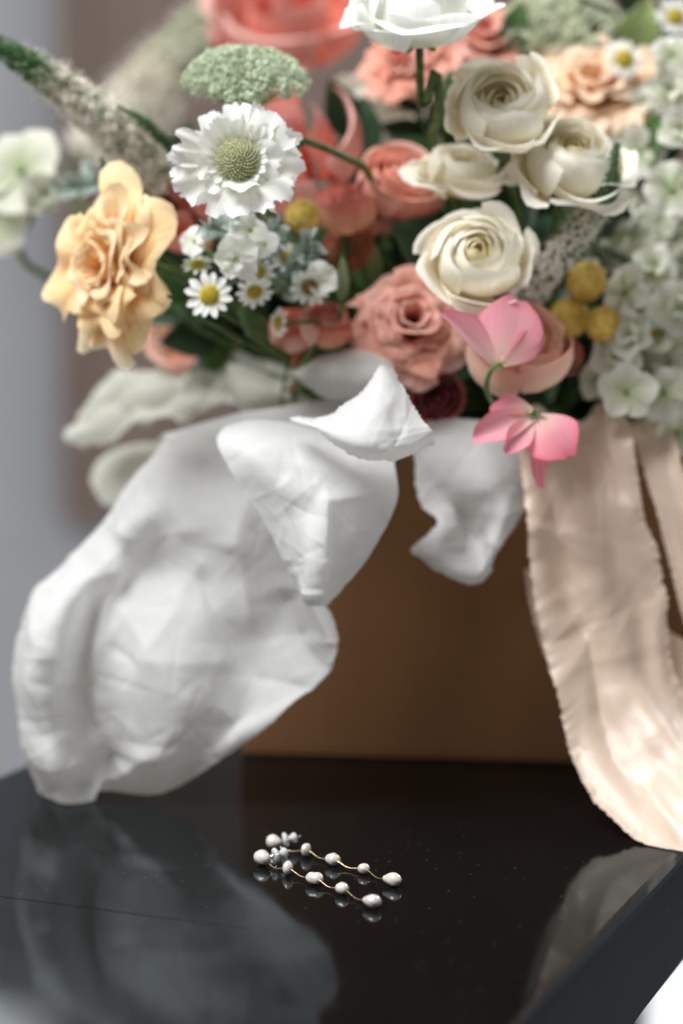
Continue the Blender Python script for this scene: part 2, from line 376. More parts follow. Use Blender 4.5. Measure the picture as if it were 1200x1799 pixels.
# table: edge directions from the polished top's front-right edge
A0, A1 = G(921, 1799), G(1192, 1508)
ax = nrm(A1-A0); nx = np.array([-ax[1], ax[0], 0])      # along the edge; into the table
if np.dot(nx, G(500, 1500)-A0) < 0: nx = -nx
Lb = np.dot(G(30, 1347)-A0, nx)                          # depth of the table, edge to edge
sm = np.dot(G(170, 1598)-A0, ax)                         # where the joint between the slabs lies
TR = np.stack([ax, nx, [0, 0, 1]], 1)
table = thing('stone_table', 'polished black stone table with a hairline groove across its top', 'table', (A0[0], A0[1], -.75), TR)
TH = .046
def slab_mesh(name, lo, hi, cham):
    me = box_mesh(name, lo, hi, 0)
    import bmesh
    bm = bmesh.new(); bm.from_mesh(me)
    top = [e for e in bm.edges if all(abs(v.co.z-hi[2]) < 1e-6 for v in e.verts)]
    bmesh.ops.bevel(bm, geom=top, offset=cham, segments=3, affect='EDGES', profile=.5)
    bmesh.ops.recalc_face_normals(bm, faces=bm.faces[:]); bm.normal_update()
    for f in bm.faces: f.material_index = 0 if f.normal.z > .05 else 1
    bm.to_mesh(me); bm.free(); me.materials.append(MT['stone']); me.materials.append(MT['honed']); return me
obj('top_slab', slab_mesh('top_slab', (sm-.8, 0, .75-TH), (sm+1.2, Lb, .75), .0042), None, table)
g0, g1 = G(-60, 1567), G(440, 1632)
def tl(p): d = p-A0; return np.array([np.dot(d, ax), np.dot(d, nx), .75])
q0, q1 = tl(g0), tl(g1); gw = np.array([.00045, 0, 0])
obj('hairline_groove', mesh_from('hairline_groove', [q0-gw+[0, 0, .00008], q0+gw+[0, 0, .00008], q1+gw*.25+[0, 0, .00008], q1-gw*.25+[0, 0, .00008]], [(0, 1, 2, 3)], None, False), MT['groove'], table)
for sx in (sm-.62, sm+.9):
    for sy in (.2, Lb-.26):
        obj('leg', box_mesh('leg', (sx, sy, 0), (sx+.06, sy+.06, .75-TH-.001), .003), MT['honed'], table)

# kraft box
B0, B1 = G(424, 1325), G(1000, 1341)
bx = nrm(B1-B0); by = np.array([-bx[1], bx[0], 0])
BR = np.stack([bx, by, [0, 0, 1]], 1)
BW, BD, BH, BT = .265, .24, .165, .003
kb = thing('cardboard_box', 'open brown kraft cardboard box holding the bouquet', 'box', B0, BR)
for nm, lo, hi in (('front_wall', (0, 0, .003), (BW, BT, BH)), ('back_wall', (0, BD-BT, .003), (BW, BD, BH)),
                   ('side_wall', (0, BT+.0002, .003), (BT, BD-BT-.0002, BH)), ('side_wall', (BW-BT, BT+.0002, .003), (BW, BD-BT-.0002, BH)),
                   ('base', (0, 0, .0005), (BW, BD, .0028))):
    obj(nm, box_mesh(nm, lo, hi, .0006), MT['kraft'], kb)

# ------------------------------------------------------------------ sheets of tissue and ribbons
def resample(rows, nv, nu):
    K = np.array([[P(*c) for c in r] for r in rows])     # (R,C,3)
    A = crom(K, nv)
    A = np.swapaxes(crom(np.swapaxes(A, 0, 1), nu), 0, 1)
    return A
def normals(A):
    du = np.gradient(A, axis=1); dv = np.gradient(A, axis=0)
    N = np.cross(du, dv); N /= np.maximum(np.linalg.norm(N, axis=2, keepdims=True), 1e-9)
    if N[..., 1].mean() > 0: N = -N
    return N
def crumple(A, seed, count, amp, wid=(.003, .012), lines=(), Y=1.05, soft=.12, fine=0):
    rs = np.random.RandomState(seed); N = normals(A); X = A[..., 0]; Z = A[..., 2]
    h = np.zeros(X.shape); nv, nu = X.shape
    for k in range(count):
        i, j = rs.randint(nv), rs.randint(nu); th = rs.uniform(0, math.pi)
        dx, dz = X-X[i, j], Z-Z[i, j]
        d = dx*math.sin(th)-dz*math.cos(th); t = dx*math.cos(th)+dz*math.sin(th)
        w = rs.uniform(*wid); ln = rs.uniform(.015, .05); a = rs.uniform(.35, 1)*amp*(1 if rs.rand() < .6 else -1)
        h += a*np.exp(-np.sqrt(d*d+(soft*w)**2)/w)*np.exp(-(t/ln)**2)
    for k in range(fine):
        i, j = rs.randint(nv), rs.randint(nu); th = rs.uniform(0, math.pi)
        dx, dz = X-X[i, j], Z-Z[i, j]
        d = dx*math.sin(th)-dz*math.cos(th); t = dx*math.cos(th)+dz*math.sin(th)
        w = rs.uniform(.0008, .002); ln = rs.uniform(.006, .02)
        h += rs.uniform(-1, 1)*.0007*np.exp(-np.abs(d)/w)*np.exp(-(t/ln)**2)
    for (x0, y0, x1, y1, a, w) in lines:
        p0, p1 = P(x0, y0, Y), P(x1, y1, Y)
        e = np.array([p1[0]-p0[0], p1[2]-p0[2]]); L = np.linalg.norm(e); e /= L
        dx, dz = X-p0[0], Z-p0[2]
        t = dx*e[0]+dz*e[1]; d = dx*e[1]-dz*e[0]
        tm = np.exp(-(np.maximum(0, np.abs(t-L/2)-L/2*.75)/(.2*L))**2)
        h += a*np.exp(-np.sqrt(d*d+(soft*w)**2)/w)*tm
    return A+N*h[..., None]
def flatten(A, k):                  # ease the depth of the folds towards the sheet's mean plane
    nv, nu = A.shape[:2]
    uu, vv = np.meshgrid(np.linspace(-1, 1, nu), np.linspace(-1, 1, nv)); D = np.stack([np.ones(nv*nu), uu.ravel(), vv.ravel()], 1)
    c = np.linalg.lstsq(D, A[..., 1].ravel(), rcond=None)[0]; pl_ = (D @ c).reshape(nv, nu)
    A[..., 1] = pl_+(A[..., 1]-pl_)*k; return A
def sheet(name, rows, mat, label, cat, nv=90, nu=90, seed=1, count=40, amp=.002, lines=(), Y=1.05, group=None, zmin=None, wid=(.003, .012), rag=.0, post=None, soft=.12, fine=0):
    A = resample(rows, nv, nu)
    A = crumple(A, seed, count, amp, wid, lines, Y, soft, fine)
    if rag:
        rs = np.random.RandomState(seed+5); N = normals(A)
        for row in (0, -1):
            A[row] += rs.normal(0, rag, A[row].shape)
        for c in (0, -1):
            A[:, c] += rs.normal(0, rag, A[:, c].shape)
    if post is not None: A = post(A)
    if zmin is not None: A[..., 2] = np.maximum(A[..., 2], zmin)
    c = A.reshape(-1, 3).mean(0); c[2] = A[..., 2].min()
    o = obj(name, grid_mesh(name, A-c), mat); o.location = c
    if label: tag(o, label, cat, group)
    return o

T = MT['tissue']
# big billowing sheet over the box's corner, down to the table
rowsA = [
 [(300,762,1.125),(350,775,1.108),(410,790,1.098),(470,800,1.093),(540,815,1.090),(610,830,1.092)],
 [(205,885,1.110),(262,885,1.088),(330,895,1.084),(420,900,1.078),(500,915,1.078),(575,940,1.078)],
 [(118,985,1.104),(180,985,1.080),(255,1000,1.086),(380,1010,1.074),(500,1015,1.078),(560,1042,1.068)],
 [(46,1085,1.098),(100,1080,1.064),(172,1085,1.082),(340,1090,1.064),(490,1085,1.076),(590,1085,1.054)],
 [(22,1185,1.096),(75,1180,1.058),(150,1180,1.076),(310,1185,1.056),(470,1175,1.068),(602,1140,1.048)],
 [(34,1275,1.094),(82,1280,1.058),(150,1275,1.074),(290,1280,1.054),(435,1258,1.062),(570,1192,1.050)],
 [(56,1345,1.090),(96,1355,1.058),(168,1350,1.076),(250,1345,1.058),(365,1322,1.060),(495,1255,1.052)],
 [(76,1400,1.083),(112,1417,1.064),(163,1409,1.069),(178,1389,1.079),(288,1392,1.070),(415,1318,1.058)],
]
sheet('tissue_sheet', rowsA, T, 'large crumpled white tissue sheet billowing from the box down to the black table', 'tissue paper',
      nv=190, nu=190, seed=4, count=70, amp=.0018, zmin=.0006, wid=(.003, .012), soft=.2, fine=220, rag=.0001,
      lines=[(122,1031,52,1224,.004,.006),(155,1024,135,1160,-.005,.006),(135,1160,122,1224,-.005,.006),(122,1224,158,1302,-.005,.006),(193,1010,161,1160,.005,.005),(161,1160,166,1300,.005,.005),
             (187,1153,238,1179,-.003,.004),(238,1179,309,1083,.003,.005),(341,1018,438,1192,-.005,.006),(412,950,432,1110,.004,.005),(300,1075,350,1000,.003,.006),
             (500,1060,515,1130,-.006,.007),(515,1130,570,1175,-.004,.006),(550,1055,594,1128,.005,.004),(594,1128,598,1165,.004,.004),(175,1340,168,1400,-.006,.005),
             (60,1120,100,1180,.003,.005),(200,960,260,920,.004,.006),(240,1200,420,1270,.002,.010),(260,860,330,960,.003,.008),(440,880,400,980,.003,.007),(100,1300,150,1350,.003,.005)])
# bright curled sheet in front: body and folded lip
rowsB = [
 [(398,748,1.058),(440,737,1.056),(510,742,1.054),(575,757,1.052),(640,780,1.052),(688,800,1.056)],
 [(381,775,1.044),(440,785,1.030),(510,795,1.028),(575,808,1.028),(640,822,1.032),(694,826,1.042)],
 [(405,825,1.034),(458,832,1.022),(525,842,1.020),(585,850,1.020),(645,862,1.025),(699,866,1.035)],
 [(446,885,1.028),(490,890,1.020),(540,895,1.014),(592,900,1.016),(640,910,1.021),(690,902,1.030)],
 [(480,945,1.024),(512,950,1.016),(547,952,1.006),(585,955,1.013),(625,960,1.019),(662,955,1.026)],
 [(510,1005,1.020),(527,1010,1.013),(548,1012,1.003),(572,1013,1.010),(597,1014,1.018),(622,1008,1.024)],
 [(536,1050,1.018),(542,1058,1.012),(549,1062,1.004),(557,1062,1.008),(566,1061,1.014),(576,1059,1.020)],
]
cs = thing('tissue_sheet', 'bright white tissue sheet with curled lip hanging over the front of the box', 'tissue paper', P(560, 1060, 1.03))
bo = sheet('drape', rowsB, T, None, None, nv=120, nu=110, seed=9, count=22, amp=.0008, wid=(.003, .009), Y=1.01, soft=.25, fine=70,
      lines=[(570,885,550,1055,.006,.0035),(570,885,660,875,.003,.0035),(500,850,545,880,.002,.005),(430,800,520,880,.002,.006),(520,780,600,860,-.0015,.008)])
bo.parent = cs; bo.location = Vector(bo.location)-cs.location
rowsL = [
 [(505,735,1.03),(560,760,1.008),(620,795,.995),(680,810,.992),(728,799,.996),(770,775,1.005)],
 [(507,735,1.03),(562,753,1.004),(620,777,.988),(676,785,.984),(718,773,.99),(757,757,1.0)],
 [(510,735,1.032),(566,745,1.008),(620,752,.994),(668,742,.99),(706,735,.997),(738,732,1.007)],
 [(513,735,1.034),(570,738,1.015),(620,728,1.004),(657,705,1.0),(692,692,1.008),(715,693,1.017)],
 [(516,735,1.036),(574,731,1.022),(618,704,1.018),(648,676,1.016),(668,642,1.02),(684,648,1.027)],
]
lo_ = sheet('folded_lip', rowsL, T, None, None, nv=80, nu=90, seed=21, count=14, amp=.0007, wid=(.002, .006), Y=1.0, rag=.0003, soft=.25, fine=40,
      lines=[(640,760,690,700,.0016,.004),(700,800,690,720,-.0014,.004)])
lo_.parent = cs; lo_.location = Vector(lo_.location)-cs.location
# layer between the curl and the back sheet
rowsG = [
 [(285,764,1.12),(380,738,1.115),(470,718,1.11),(560,704,1.105),(650,690,1.10)],
 [(330,795,1.11),(410,780,1.10),(490,770,1.095),(570,760,1.09),(660,750,1.09)],
 [(380,830,1.105),(440,830,1.095),(510,830,1.09),(590,830,1.09),(670,820,1.09)],
 [(420,880,1.10),(480,890,1.095),(540,890,1.09),(610,890,1.09),(670,880,1.09)],
]
sheet('tissue_sheet', rowsG, T, 'smooth white tissue layer tucked under the curled sheet at the box rim', 'tissue paper', nv=60, nu=60, seed=31, count=16, amp=.0015, Y=1.1)
# crumpled back-left sheet
rowsC = [
 [(150,712,1.235),(215,662,1.235),(300,640,1.215),(350,640,1.20),(405,616,1.20),(450,620,1.18),(520,645,1.175)],
 [(138,730,1.225),(205,690,1.205),(290,668,1.205),(350,662,1.175),(410,640,1.19),(460,642,1.16),(530,658,1.165)],
 [(128,752,1.235),(196,718,1.225),(280,695,1.180),(345,685,1.195),(408,665,1.165),(462,662,1.175),(535,675,1.16)],
 [(120,767,1.225),(190,745,1.200),(272,725,1.200),(340,705,1.170),(400,688,1.18),(460,684,1.16),(538,692,1.165)],
 [(150,774,1.235),(195,771,1.215),(268,752,1.180),(335,728,1.185),(398,706,1.165),(455,705,1.17),(540,705,1.165)],
]
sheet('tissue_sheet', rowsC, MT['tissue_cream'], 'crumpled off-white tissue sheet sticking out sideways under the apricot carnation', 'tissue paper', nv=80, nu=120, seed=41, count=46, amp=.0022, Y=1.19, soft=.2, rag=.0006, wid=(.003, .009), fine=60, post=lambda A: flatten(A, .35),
      lines=[(200,700,330,690,.006,.008),(300,660,400,650,-.005,.007),(430,640,500,680,-.006,.006),(160,740,260,735,.005,.007)])
rowsD = [
 [(285,758,1.24),(330,765,1.22),(380,790,1.2)],
 [(205,790,1.25),(270,800,1.22),(350,830,1.2)],
 [(165,838,1.25),(240,850,1.22),(330,880,1.2)],
 [(178,885,1.24),(245,900,1.22),(330,930,1.2)],
]
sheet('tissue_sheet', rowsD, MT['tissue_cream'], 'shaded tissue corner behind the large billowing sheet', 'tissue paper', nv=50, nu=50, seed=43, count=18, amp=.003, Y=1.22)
rowsE = [
 [(400,640,1.15),(440,655,1.145),(490,668,1.14),(540,672,1.135)],
 [(403,665,1.14),(445,678,1.125),(495,688,1.12),(545,690,1.12)],
 [(420,690,1.135),(455,702,1.12),(500,705,1.12),(550,706,1.12)],
 [(445,715,1.14),(475,722,1.13),(515,722,1.13),(560,722,1.13)],
]
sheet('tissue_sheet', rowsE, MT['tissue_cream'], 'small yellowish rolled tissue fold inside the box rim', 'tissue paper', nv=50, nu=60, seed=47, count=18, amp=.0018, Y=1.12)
rowsF = [
 [(508,650,1.10),(545,632,1.095),(600,620,1.09),(650,611,1.085),(680,620,1.085)],
 [(520,660,1.09),(560,648,1.08),(605,640,1.075),(650,640,1.07),(690,650,1.07)],
 [(530,672,1.09),(575,665,1.075),(615,668,1.07),(655,672,1.065),(700,680,1.065)],
 [(560,690,1.09),(600,695,1.08),(640,702,1.075),(675,710,1.07),(710,715,1.07)],
]
sheet('tissue_sheet', rowsF, T, 'white tissue edge tucked right under the blush rosebuds', 'tissue paper', nv=60, nu=60, seed=53, count=16, amp=.0014, Y=1.08)
# short sheet hanging over the box front beside the ribbon
rowsH = [
 [(690,760,1.11),(745,742,1.10),(795,735,1.095),(850,740,1.09),(900,755,1.09),(935,775,1.09)],
 [(728,800,1.085),(762,800,1.078),(805,798,1.074),(850,800,1.068),(895,808,1.070),(935,820,1.08)],
 [(729,850,1.075),(765,855,1.078),(808,860,1.070),(850,862,1.058),(892,865,1.060),(928,870,1.074)],
 [(742,890,1.068),(776,898,1.072),(815,910,1.086),(852,912,1.072),(888,905,1.056),(921,898,1.070)],
 [(768,924,1.060),(786,932,1.058),(816,942,1.086),(850,945,1.080),(876,938,1.058),(903,930,1.068)],
 [(722,966,1.050),(770,968,1.050),(806,972,1.066),(842,975,1.070),(866,966,1.058),(880,955,1.068)],
 [(740,980,1.052),(775,992,1.052),(806,1000,1.054),(836,1004,1.056),(856,994,1.058),(869,975,1.068)],
 [(752,990,1.058),(780,1008,1.056),(805,1020,1.056),(828,1026,1.057),(849,1020,1.060),(865,1000,1.068)],
]
sheet('tissue_sheet', rowsH, T, 'short white tissue flap hanging on the box front beside the peach ribbon', 'tissue paper', nv=110, nu=100, seed=61, count=14, amp=.0009, Y=1.065, soft=.2, fine=50, rag=.0003, post=lambda A: flatten(A, .6),
      lines=[(785,895,803,965,.004,.003),(868,960,860,890,.003,.004),(760,780,775,860,.002,.005),(850,790,880,850,.002,.006)])

def ribbon(name, left, right, label, nv=200, nu=60, seed=1, folds=(), zmin=.0006, count=40, amp=.001, group='silk ribbons', lines=(), wid=(.003, .010)):
    L = crom(np.array([P(*c) for c in left]), nv); Rr = crom(np.array([P(*c) for c in right]), nv)
    u = np.linspace(0, 1, nu)[None, :, None]
    A = L[:, None]*(1-u)+Rr[:, None]*u
    rs = np.random.RandomState(seed); N = normals(A)
    uu = np.linspace(0, 1, nu)[None]; vv = np.linspace(0, 1, nv)[:, None]
    h = np.zeros((nv, nu))
    for (a, f, ph, dr) in folds:
        h += a*np.sin(2*math.pi*(f*uu+dr*vv)+ph)*(.55+.45*np.sin(vv*7+ph*2))
    # puckered selvedges
    pn = np.interp(np.linspace(0, 1, nv), np.linspace(0, 1, nv//3), rs.normal(0, 1, nv//3)); pn2 = np.interp(np.linspace(0, 1, nv), np.linspace(0, 1, nv//9), rs.normal(0, 1, nv//9))
    pk = (pn*.00035+pn2*.0006)[:, None]
    h += pk*(np.exp(-uu/.05)+np.exp(-(1-uu)/.05))
    A = A+N*h[..., None]
    A = crumple(A, seed, count, amp, wid, lines, 1.06, .3)
    fr = rs.normal(0, .00028, nv)
    A[:, 0, 0] -= np.abs(fr)*1.7+.0002; A[:, -1, 0] += np.abs(rs.normal(0, .00045, nv))
    A[..., 2] = np.maximum(A[..., 2], zmin)
    c = A.reshape(-1, 3).mean(0); c[2] = A[..., 2].min()
    o = obj(name, grid_mesh(name, A-c), MT['silk']); o.location = c
    return tag(o, label, 'ribbon', group)
ribbon('silk_ribbon',
  [(925,735,1.115),(908,775,1.09),(918,840,1.075),(926,910,1.067),(930,975,1.062),(945,1075,1.056),(963,1155,1.05),(985,1240,1.043),(1001,1312,1.035),(1032,1388,1.02),(1085,1440,1.0),(1145,1476,.985),(1215,1507,.973),(1300,1540,.963)],
  [(1070,722,1.115),(1104,758,1.09),(1112,800,1.08),(1119,850,1.075),(1128,905,1.07),(1152,955,1.068),(1166,1005,1.066),(1173,1065,1.063),(1178,1130,1.062),(1195,1190,1.058),(1240,1260,1.05),(1290,1320,1.035),(1345,1370,1.02),(1400,1400,1.01)],
  'wide peach silk ribbon with frayed edge draped down the box onto the table', seed=3, nu=80,
  folds=((.0050,1.15,.9,.55),(.0024,2.3,2.4,-.7),(.0009,4.3,4.1,1.3)), count=110, amp=.0013, wid=(.0016, .006), nv=300,
  lines=[(950,880,1030,1060,.003,.008),(1120,900,1050,870,.0025,.006),(1155,1000,1110,1200,-.004,.010),(1110,1200,1040,1280,.003,.009),(1000,1080,1060,1230,.003,.010),(985,960,1000,1080,-.002,.006),(1040,1300,1150,1400,.003,.010)])
ribbon('silk_ribbon',
  [(1108,752,1.115),(1122,792,1.095),(1140,850,1.085),(1157,905,1.08),(1171,960,1.077),(1183,1005,1.075),(1199,1080,1.073),(1245,1210,1.07)],
  [(1160,728,1.115),(1184,765,1.095),(1198,820,1.085),(1212,880,1.08),(1230,960,1.077),(1250,1040,1.075),(1280,1110,1.073),(1310,1190,1.07)],
  'narrow peach silk ribbon hanging beside the wide one, under the white stock', nv=140, nu=34, seed=7, folds=((.0016,.9,.3,.3),(.0008,2.0,1.0,.5)), count=14)
ribbon('silk_ribbon',
  [(925,1000,1.085),(930,1050,1.082),(942,1100,1.078),(962,1160,1.075),(1000,1230,1.07),(1100,1270,1.066),(1180,1300,1.06),(1230,1350,1.05)],
  [(1000,975,1.087),(1040,1020,1.084),(1100,1065,1.08),(1180,1110,1.077),(1230,1140,1.074),(1260,1190,1.07),(1290,1230,1.064),(1320,1290,1.055)],
  'peach silk ribbon tail showing behind the wide ribbon', nv=120, nu=50, seed=12, folds=((.002,1.6,.3,.3),), count=20)

# ------------------------------------------------------------------ flowers
BUNDLE = B0+bx*.135+by*.12
def bundle_pt(rs, z): return BUNDLE+np.array([rs.uniform(-.05, .05), rs.uniform(-.05, .05), z])
def stem_path(base, direction, rs, via=(), n=14):
    base = np.asarray(base, float); d = nrm(direction)
    e = bundle_pt(rs, rs.uniform(.02, .06)); mid = bundle_pt(rs, .135)
    L = np.linalg.norm(mid-base)
    K = [base, base-d*min(.03, .3*L)]+[np.asarray(v) for v in via]
    if not via: K.append(.5*(K[-1]+mid)+np.array([0, .01, -.008]))
    K += [mid, e]
    return crom(np.array(K), n)
def cup_petal(name, prof, th, dth, rs, tip=.22, spiral=.07, ruffle=0., k=3., curl=0., nu=9, nv=9, notch=0., wob=.03, base_w=.45, tilt=0., lob=0.):
    prof = np.asarray(prof, float)
    pf = crom(prof, 40); s = np.linspace(0, 1, 40)
    u = np.linspace(-1, 1, nu)[None]; v = np.linspace(0, 1, nv)[:, None]
    R = abs(pf[:, 0]).max()
    top = 1-tip*np.abs(u)**2.4-notch*np.exp(-(u/.18)**2)+rs.uniform(-wob, wob, (1, nu))
    if lob: top = top+lob*np.sin(4.5*u+rs.uniform(0, 6.28))+.4*lob*np.sin(11*u+rs.uniform(0, 6.28))
    vv = np.clip(v*top, 0, 1.15)
    r = np.interp(vv, s, pf[:, 0]); z = np.interp(vv, s, pf[:, 1])
    ws = base_w+(1-base_w)*np.sin(np.minimum(vv*1.25, 1)*math.pi/2)
    az = th+u*dth*ws
    p1, p2 = rs.uniform(0, 6.28, 2)
    r = r*(1+spiral*u)+ruffle*R*vv**2*np.sin(k*u*2+p1)+curl*R*np.maximum(0, vv-.75)**2*12
    z = z+ruffle*R*.7*vv**2*np.sin(k*u*2.3+p2)+R*.03*rs.uniform(-1, 1)*u*vv+R*tilt*vv
    r = r*(1+.03*rs.uniform(-1, 1))
    A = np.stack([r*np.cos(az), r*np.sin(az), z+0*az], 2)
    return grid_mesh(name, A)
def flower_root(name, label, cat, px, py, Y, n, group=None, roll=0.):
    loc = P(px, py, Y); R = frame(n, roll)
    return thing(name, label, cat, loc, R, group), mat4(R, loc).inverted(), loc, R
def add_stem(root, inv, loc, R, zbase, rs, rad=.0022, via=(), direction=None, mat='stem'):
    base = loc+R[:, 2]*zbase
    return tube('stem', stem_path(base, R[:, 2] if direction is None else direction, rs, via), np.linspace(rad*.9, rad, 14), MT[mat], root, 7, inv)
def sepals(root, Rm, z, rs, n=5, mat='calyx'):
    for i in range(n):
        th = 2*math.pi*i/n+.3
        prof = [(.12*Rm, z-.08*Rm), (.35*Rm, z), (.6*Rm, z-.02*Rm), (.8*Rm, z-.18*Rm)]
        obj('sepal', cup_petal('sepal', prof, th, .42, rs, tip=.75, spiral=0, nu=5, nv=6), MT[mat], root)

def ranunculus(px, py, Y, rpx, n, label, seed, mat='cream', heart='cream_heart', layers=8, opening=.55, splay=1.0, via=(), roll=0., name='ranunculus', cat='ranunculus', group='cream ranunculus', flat=1.0, maxpet=5, dip=.1):
    rs = np.random.RandomState(seed); R_ = M(rpx, Y)
    root, inv, loc, R = flower_root(name, label, cat, px, py, Y, n, group, roll)
    for k in range(layers):
        t = k/(layers-1)
        re = R_*(.07+.80*t**1.15); rm = min(R_*.97, re+R_*(.16+.12*t))
        zed = R_*flat*(.62*math.sqrt(max(0, 1-(re/(1.03*R_))**2))-dip*math.exp(-(re/(.40*R_))**2))
        prof = [(.05*R_, -.52*R_*flat), (rm*.72, -.42*R_*flat), (rm, -.06*R_*flat), (rm*.62+re*.40, zed*.72), (re, zed)]
        npet = 3 if k < 2 else (4 if k < 4 else 5)
        dth = (1.3, 1.2, 1.05, 1.0, .98, .95, .92, .9)[min(k, 7)]
        if k >= layers-2:       # guard petals lie open
            sp = splay*(1.0 if k == layers-1 else .5)
            prof = [(.05*R_, -.52*R_*flat), (R_*.6, -.46*R_*flat), (R_*(.92), -.2*R_*flat), (R_*(.98+.08*sp), (.12-.14*sp)*R_), (R_*(.94+.30*sp), (.26-.32*sp)*R_)]
            npet = maxpet if k == layers-1 else 5; dth = .72
        th0 = k*2.4+rs.uniform(0, .4)
        for i in range(npet):
            th = th0+2*math.pi*i/npet+rs.uniform(-.2, .2)
            me = cup_petal('petal', prof, th, dth*rs.uniform(.85, 1.12), rs, tip=rs.uniform(.12, .3), spiral=.13, ruffle=.02+.06*t, k=rs.uniform(1.0, 2.4), curl=.03*t, tilt=rs.uniform(-.14, .12)*(.35+t), notch=rs.uniform(0, .06), nu=11, nv=11, wob=.012)
            obj('petal', me, MT[heart if k < 2 else mat], root)
    sepals(root, R_*.5, -.52*R_*flat, rs)
    add_stem(root, inv, loc, R, -.55*R_*flat, rs, .0021, via)
    return root

def rose(px, py, Y, rpx, n, label, seed, mat, layers=5, height=1.25, opening=.2, npet=5, name='rose', cat='rose', group='blush spray roses', ruffle=.02, inner=None, flare=.25, roll=0., tip=(.15, .3), stem=True):
    rs = np.random.RandomState(seed); R_ = M(rpx, Y); H = R_*height
    root, inv, loc, R = flower_root(name, label, cat, px, py, Y, n, group, roll)
    for k in range(layers):
        t = k/max(1, layers-1); inward = 1-t
        rt = R_*(.16+.78*t)
        ztop = H*(.62-.22*t)
        prof = [(.05*R_, -.6*H), (rt*.85, -.42*H), (rt*1.08, -.02*H), (rt*(1.0-.25*inward*(1-opening)), ztop*.8), (rt*(.9-.4*inward*(1-opening)+flare*t), ztop)]
        m = 3 if k == 0 else npet
        th0 = k*2.1+rs.uniform(0, .6)
        for i in range(m):
            th = th0+2*math.pi*i/m+rs.uniform(-.15, .15)
            me = cup_petal('petal', prof, th, (1.25 if k == 0 else .92)*rs.uniform(.9, 1.1), rs, tip=rs.uniform(*tip), spiral=.1, ruffle=ruffle*(.5+t), k=rs.uniform(1.5, 3), curl=.05*t, tilt=rs.uniform(-.06, .06))
            obj('petal', me, MT[inner if (inner and k < 2) else mat], root)
    sepals(root, R_*.5, -.58*H, rs)
    if stem: add_stem(root, inv, loc, R, -.6*H, rs, .0022)
    return root

def carnation(px, py, Y, rpx, n, label, seed, mat, layers=5, npet=7, ruffle=.1, name='carnation', cat='carnation', group=None, roll=0., depth=.8, squash=(1, 1)):
    rs = np.random.RandomState(seed); R_ = M(rpx, Y)
    root, inv, loc, R = flower_root(name, label, cat, px, py, Y, n, group, roll)
    root.scale = (squash[0], squash[1], 1)
    for k in range(layers):
        t = k/max(1, layers-1)
        rt = R_*(.25+.75*t); zt = depth*R_*(.55-.62*t)
        prof = [(.04*R_, -.65*R_*depth), (.10*R_+rt*.2, -.35*R_*depth), (rt*.6, zt*.5-.05*R_), (rt*.9, zt), (rt*1.08, zt-.1*R_*t)]
        m = max(4, npet-(layers-1-k)//2)
        th0 = rs.uniform(0, 6)
        for i in range(m):
            th = th0+2*math.pi*i/m+rs.uniform(-.15, .15)
            me = cup_petal('petal', prof, th, 1.02*rs.uniform(.8, 1.25)*(6/m), rs, tip=rs.uniform(.02, .12), spiral=.12, ruffle=ruffle*rs.uniform(.7, 1.3), k=rs.uniform(2.5, 5.0), curl=0, tilt=rs.uniform(-.22, .22), nu=21, nv=11, wob=.02, notch=rs.uniform(-.05, .1), lob=.07)
            obj('petal', me, MT[mat], root)
    cal = [(.05*R_, -1.15*R_*depth), (.17*R_, -1.0*R_*depth), (.2*R_, -.6*R_*depth)]
    for i in range(5):
        obj('sepal', cup_petal('sepal', cal, 2*math.pi*i/5, .68, rs, tip=.15, spiral=.05, nu=5, nv=6), MT['calyx'], root)
    add_stem(root, inv, loc, R, -1.1*R_*depth, rs, .0022)
    return root

def dome(name, R_, h, bumps, mat, root, seed, size=.16, off=0., kind=True, sharp=False):
    """a domed disc covered in many tiny florets"""
    rs = np.random.RandomState(seed); V, Fc, PV = [], [], []
    nb = 12
    for i in range(7):
        a = i/6*math.pi/2
        for k in range(nb):
            V.append((R_*.95*math.cos(a)*math.cos(2*math.pi*k/nb), R_*.95*math.cos(a)*math.sin(2*math.pi*k/nb), off+h*.92*math.sin(a))); PV.append((0, 0, 0))
    Fc += grid_faces(7, nb, 0, True)
    for i in range(bumps):
        q = math.sqrt((i+.5)/bumps); a = i*2.39996
        r = R_*q; z = h*math.sqrt(max(0, 1-q*q)); nn = nrm([r*math.cos(a)/R_, r*math.sin(a)/R_, .25+z/max(h, 1e-6)])
        c = np.array([r*math.cos(a), r*math.sin(a), off+z]); s = R_*size*rs.uniform(.8, 1.2)
        F3 = frame(nn, rs.uniform(0, 6)); b = len(V)
        if sharp:
            for kk in range(4):
                g = kk*math.pi/2; V.append(c+F3[:, 0]*math.cos(g)*s*.35+F3[:, 1]*math.sin(g)*s*.35); PV.append((0, .3, 0))
            for kk in range(4):
                g = kk*math.pi/2; V.append(c+F3[:, 0]*math.cos(g)*s*.5+F3[:, 1]*math.sin(g)*s*.5+nn*s*1.1); PV.append((0, 1, 0))
            Fc += [(b+kk, b+(kk+1) % 4, b+4+(kk+1) % 4, b+4+kk) for kk in range(4)]+[(b+4, b+5, b+6, b+7)]
        else:
            for kk in range(5):
                g = kk*2*math.pi/5; V.append(c+F3[:, 0]*math.cos(g)*s*.55+F3[:, 1]*math.sin(g)*s*.55); PV.append((0, .3, 0))
            V.append(c+nn*s*.7); PV.append((0, 1, 0))
            Fc += [(b+kk, b+(kk+1) % 5, b+5) for kk in range(5)]
    o = obj(name, mesh_from(name, V, Fc, PV), MT[mat] if isinstance(mat, str) else mat, root)
    if kind: o['kind'] = 'stuff'
    return o

